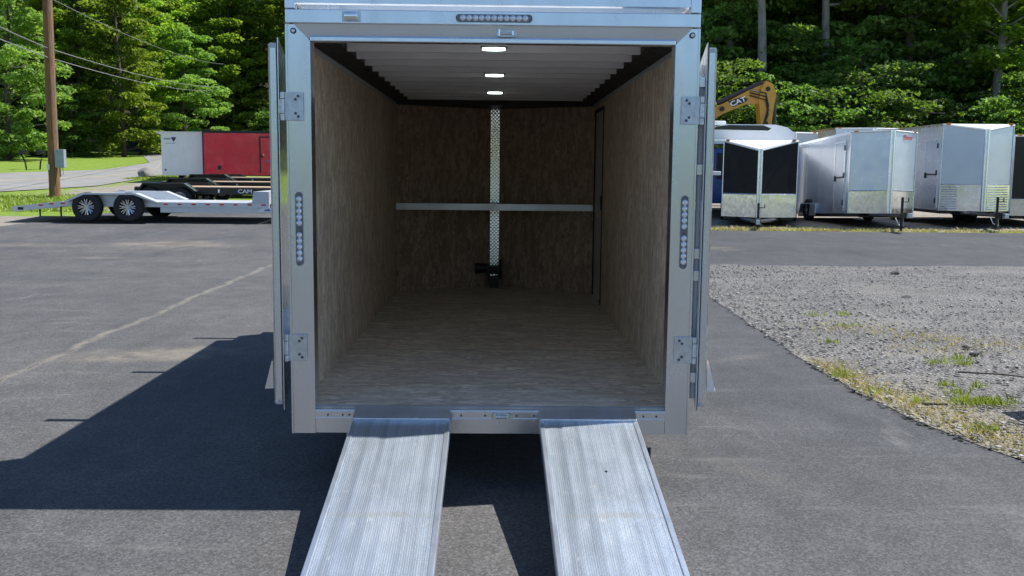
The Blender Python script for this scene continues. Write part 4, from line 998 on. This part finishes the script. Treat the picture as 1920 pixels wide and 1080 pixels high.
def make_tree(seed, H, R, base, nl, nleaf, size, tr=.22, leafm='leaf', bark='bark', shape='oval', flat=.35, bend=.4):
    rr = random.Random(seed); tk = MB()
    tp = []; ax = ay = 0
    for i in range(9):
        t = i/8; ax += rr.uniform(-bend, bend)*.5; ay += rr.uniform(-bend, bend)*.5
        tp.append((ax*t, ay*t, H*.97*t-.3*(i == 0)))
    tk.tube(tp, [tr*(1-.85*(i/8))+.02 for i in range(9)], 9)
    def trunk_at(z):
        t = min(.999, max(0, z/(H*.97)))*8; i = int(t); f = t-i; return Vector(tp[i]).lerp(Vector(tp[i+1]), f)
    cs = []; rs = []
    for k in range(nl):
        u = (k+rr.random())/nl; z = H*(base+(1-base)*u*.98)
        if shape == 'oval': ro = R*(math.sin(PI*min(1, (u*.86+.12)))**.6)
        elif shape == 'cone': ro = R*(1.02-u)**.8
        else: ro = R*(.55+.45*math.sin(PI*u))
        a = k*2.4+rr.uniform(-.5, .5); ln = ro*rr.uniform(.65, 1.1); st = trunk_at(z-ln*.25 if shape != 'cone' else z)
        rise = rr.uniform(.0, .35)*ln if shape != 'cone' else -ln*rr.uniform(.0, .25)
        pts = [st]
        for j in (1, 2, 3):
            f = j/3; pts.append(st+Vector((math.cos(a+f*.2)*ln*f, math.sin(a+f*.2)*ln*f, rise*math.sin(f*2.2)+ln*.12*f)))
        tk.tube(pts, [max(.02, tr*.32*(1-u*.6)*(1-j/3.4)) for j in range(4)], 5, False)
        for j in range(2 if ln < 1.5 else 4):
            f = rr.uniform(.35, 1.05); p = pts[0].lerp(pts[3], min(1, f)) if f > 1 else pts[min(2, int(f*3))].lerp(pts[min(3, int(f*3)+1)], f*3-int(f*3))
            w_ = ln*.28*f
            cs.append((p.x+rr.uniform(-w_, w_), p.y+rr.uniform(-w_, w_), p.z+rr.uniform(-.1, .35))); rs.append(rr.uniform(.55, 1.25)*(.55+.1*R))
    C_ = np.array(cs); Rr = np.array(rs)
    V = leaf_cloud(C_, Rr, nleaf, size, flat)
    me = raw_mesh('crown', V, np.arange(len(V)).reshape(-1, 4), leafm)
    return tk.mesh('trunk', bark, 60), me
VAR = {
 'oakA': make_tree(1, 17, 4.6, .10, 52, 125, .26, .26), 'oakB': make_tree(2, 15, 4.0, .06, 46, 125, .25, .2, bend=.6),
 'oakC': make_tree(3, 19, 4.4, .22, 50, 125, .26, .30), 'pale': make_tree(4, 12, 4.2, .04, 44, 125, .25, .2, 'leaf_pale'),
 'slim': make_tree(5, 18, 2.9, .30, 44, 95, .23, .17, bark='bark_pale', bend=.7), 'hem': make_tree(6, 18, 3.4, .12, 70, 90, .20, .24, 'needle', shape='cone', flat=.22),
 'tallA': make_tree(7, 20, 3.6, .48, 34, 120, .24, .27, bark='bark_pale', bend=.5), 'tallB': make_tree(8, 21, 3.4, .42, 36, 115, .23, .30, 'needle', shape='col'),
 'bushA': make_tree(9, 5.0, 2.9, .02, 44, 70, .16, .06, 'leaf_shade', shape='col', bend=.3, flat=.2), 'bushB': make_tree(10, 6.6, 2.8, .02, 46, 66, .16, .07, 'leaf_shade', shape='col', bend=.4, flat=.2),
}
LAB = {'oakA': ('broad spreading green leafy tree among others in the wood', 'leafy trees with broad crowns in the wood', 'deciduous_tree'),
 'oakB': ('bushy green leafy tree with low branches at the wood edge', 'bushy low branched trees at the wood edge', 'deciduous_tree'),
 'oakC': ('tall green leafy tree standing deep in the wood', 'tall leafy trees deep in the wood', 'deciduous_tree'),
 'pale': ('smaller pale green leafy tree in front of the darker wood', 'pale green smaller trees at the wood edge', 'deciduous_tree'),
 'slim': ('slender tree with pale trunk and narrow crown in the wood', 'slender pale trunked trees', 'slender_tree'),
 'hem': ('dark green layered hemlock tree in the wood', 'dark hemlocks in the wood', 'hemlock_tree'),
 'tallA': ('tall tree with long bare pale trunk and high crown in the wood', 'tall bare trunked trees behind the parked trailers', 'tall_tree'),
 'tallB': ('tall dark trunked conifer with high crown in the wood', 'tall dark conifers', 'pine_tree'),
 'bushA': ('leafy green sapling of the undergrowth below the tall trees', 'leafy saplings in the undergrowth', 'sapling'),
 'bushB': ('pale green sapling of the undergrowth below the tall trees', 'pale saplings in the undergrowth', 'sapling')}
AUTO = []
def tree(kind, x, y, sc=1., label=None, dz=0.):
    lb, gp, nm = LAB[kind]; t = thing(nm, label or lb, 'tree', (x, y, G(x, y)+dz), random.uniform(0, 6.28), gp); t.scale = (sc*random.uniform(.92, 1.1),)*2+(sc,)
    a = obj('trunk', VAR[kind][0], None, t); b_ = obj('crown', VAR[kind][1], None, t)
    if not label: AUTO.append((t, kind, x, y))
    return t
rt = random.Random(5)
# left wood, beyond the field and the road
special = [('pale', -36.5, 69, 1.12, 'pale green full tree hanging over the field just left of the utility pole'),
           ('oakB', -31.5, 78.5, 1.05, 'bright green tree overhanging the road bend, just right of the pole'),
           ('oakB', -26.5, 95, 1.2, 'bright tree standing where the road disappears into the wood')]
for k, x, y, s, lb in special: tree(k, x, y, s, lb)
for i in range(11):
    x = -60+i*3.1+rt.uniform(-.8, .8); tree(rt.choice(['oakA', 'oakB', 'oakA', 'pale']), x, 79+rt.uniform(-1.5, 2.)+max(0, (x+37)*1.2), rt.uniform(.9, 1.1))
for i in range(9): tree(rt.choice(['oakA', 'oakC', 'oakB']), -36+i*3.5+rt.uniform(-.8, .8), 97+rt.uniform(-1.5, 2.5), rt.uniform(.95, 1.15))
for i in range(17): tree(rt.choice(['oakC', 'oakA', 'slim', 'oakC', 'hem']), -64+i*4.2+rt.uniform(-1, 1), 89+max(0, min(1, (x+64)/30))*16+rt.uniform(-2, 2), rt.uniform(.95, 1.15))
for i in range(16): tree(rt.choice(['oakC', 'oakA', 'hem']), -70+i*4.8+rt.uniform(-1, 1), 115+rt.uniform(-2, 2), rt.uniform(1., 1.2))
for i in range(10): tree('bushA' if i % 3 else 'bushB', -54+i*2.1+rt.uniform(-.5, .5), 77.5+rt.uniform(-.8, .8), rt.uniform(.7, 1.))
for i in range(9): tree('bushA', -23+i*2.2+rt.uniform(-.5, .5), 93.5+rt.uniform(-.8, .8), rt.uniform(.7, 1.1))
# right wood behind the parked trailers
for px, y, k, s, lb in ((1424, 43, 'tallA', 1.05, 'tall tree whose grey trunk rises right behind the excavator arm'), (1535, 46, 'tallA', .95, None), (1634, 47, 'tallB', 1.15, None), (1688, 45, 'tallB', .9, None),
                 (1856, 43.5, 'slim', 1.15, 'slender tree with a crooked pale trunk behind the tall silver trailer'), (1905, 48, 'tallB', 1., None), (1352, 46, 'tallA', .9, None), (1790, 49, 'tallA', 1., None), (1480, 50, 'tallB', 1.1, None), (1580, 52, 'tallA', 1.1, None)):
    tree(k, (px-932)/1829*(y+5.18)+.02, y, s, lb)
for i in range(19): tree(rt.choice(['bushA', 'bushA', 'bushB']), 7.5+i*1.35+rt.uniform(-.5, .5), 40.5+rt.uniform(-1.5, 2), rt.uniform(.75, 1.15))
for i in range(12): tree(rt.choice(['bushA', 'bushB']), 8+i*2.4+rt.uniform(-.5, .5), 45+rt.uniform(-1.5, 2), rt.uniform(1.1, 1.5))
for i in range(9): tree(rt.choice(['oakB', 'oakB', 'pale', 'slim']), 9.5+i*3.3+rt.uniform(-.8, .8), 50.5+rt.uniform(-1.5, 1.), rt.uniform(.85, 1.05))
for i in range(11): tree(rt.choice(['oakC', 'slim', 'tallB', 'hem', 'oakA']), 7+i*3.2+rt.uniform(-1, 1), 55+rt.uniform(-2.5, 2.5), rt.uniform(.9, 1.1))
for i in range(13): tree(rt.choice(['oakA', 'oakC', 'hem', 'oakB']), 2+i*3.8+rt.uniform(-1, 1), 66+rt.uniform(-2.5, 2.5), rt.uniform(.9, 1.15))
for i in range(11): tree(rt.choice(['oakA', 'oakC']), -2+i*5.5+rt.uniform(-1, 1), 80+rt.uniform(-2.5, 2.5), rt.uniform(1., 1.2))
for i in range(5): tree(rt.choice(['oakA', 'oakB']), -7+i*3.4+rt.uniform(-.6, .6), 60+rt.uniform(-2, 2), rt.uniform(1., 1.15))
# woods behind the camera, seen only as reflections in the metal
C_ = np.c_[rng.uniform(-90, 90, 900), rng.uniform(-75, -60, 900), rng.random(900)**.8*7.5]
V = leaf_cloud(C_, np.full(900, 2.2), 14, 1.1, .7)
o = bpy.data.objects.new('distant_woods', raw_mesh('distant_woods', V, np.arange(len(V)).reshape(-1, 4), 'leaf')); COL.objects.link(o); tag(o, 'green woods across the road opposite the open trailer', 'woods', kind='stuff')

# labels of the many trees: by kind, by what they stand above in the picture, by row, and left to right where that is still not enough
LOOK = {'oakA': 'broad green leafy tree', 'oakB': 'bushy green low branched tree', 'oakC': 'tall green leafy tree', 'pale': 'pale green leafy tree', 'slim': 'slender pale trunked tree',
        'hem': 'dark layered hemlock', 'tallA': 'tall tree with bare pale trunk', 'tallB': 'tall dark trunked conifer', 'bushA': 'leafy green sapling', 'bushB': 'pale green sapling'}
def spot_of(px):
    for lim, t in ((40, 'left of the pole'), (105, 'just left of pole'), (210, 'just right of pole'), (320, 'above the road bend'), (400, 'above the white trailer'), (545, 'above the red trailer'),
                   (1310, 'behind the open trailer'), (1450, 'behind the excavator arm'), (1560, 'above the cream trailer'), (1720, 'above the narrow silver trailer'), (1840, 'above the tall silver trailer')):
        if px < lim: return t
    return 'at the right edge'
ORD = ['', 'second ', 'third ', 'fourth ', 'fifth ', 'sixth ', 'seventh ', 'eighth ']
cells = {}
for t, kind, x, y in AUTO:
    px = 932+x/(y+5.18)*1829
    near, farr = (84, 99) if x < -8 else (51, 62)
    row = 'at wood edge' if y < near else ('mid wood' if y < farr else 'deep in the wood')
    if x < -8 and 92 <= y < 99 and x > -24: row = 'at wood edge'
    cells.setdefault((LOOK[kind], row, spot_of(px)), []).append((px, t))
for (lk, row, sp), lst in cells.items():
    lst.sort(key=lambda q: q[0])
    for i, (px, t) in enumerate(lst):
        if len(lst) == 1: t['label'] = f'{lk} {row}, {sp}'
        elif i == 0: t['label'] = f'leftmost {lk} {row}, {sp}'
        elif i == len(lst)-1: t['label'] = f'rightmost {lk} {row}, {sp}'
        else: t['label'] = f'{lk} {row}, {sp}, {ORD[i]}from left'
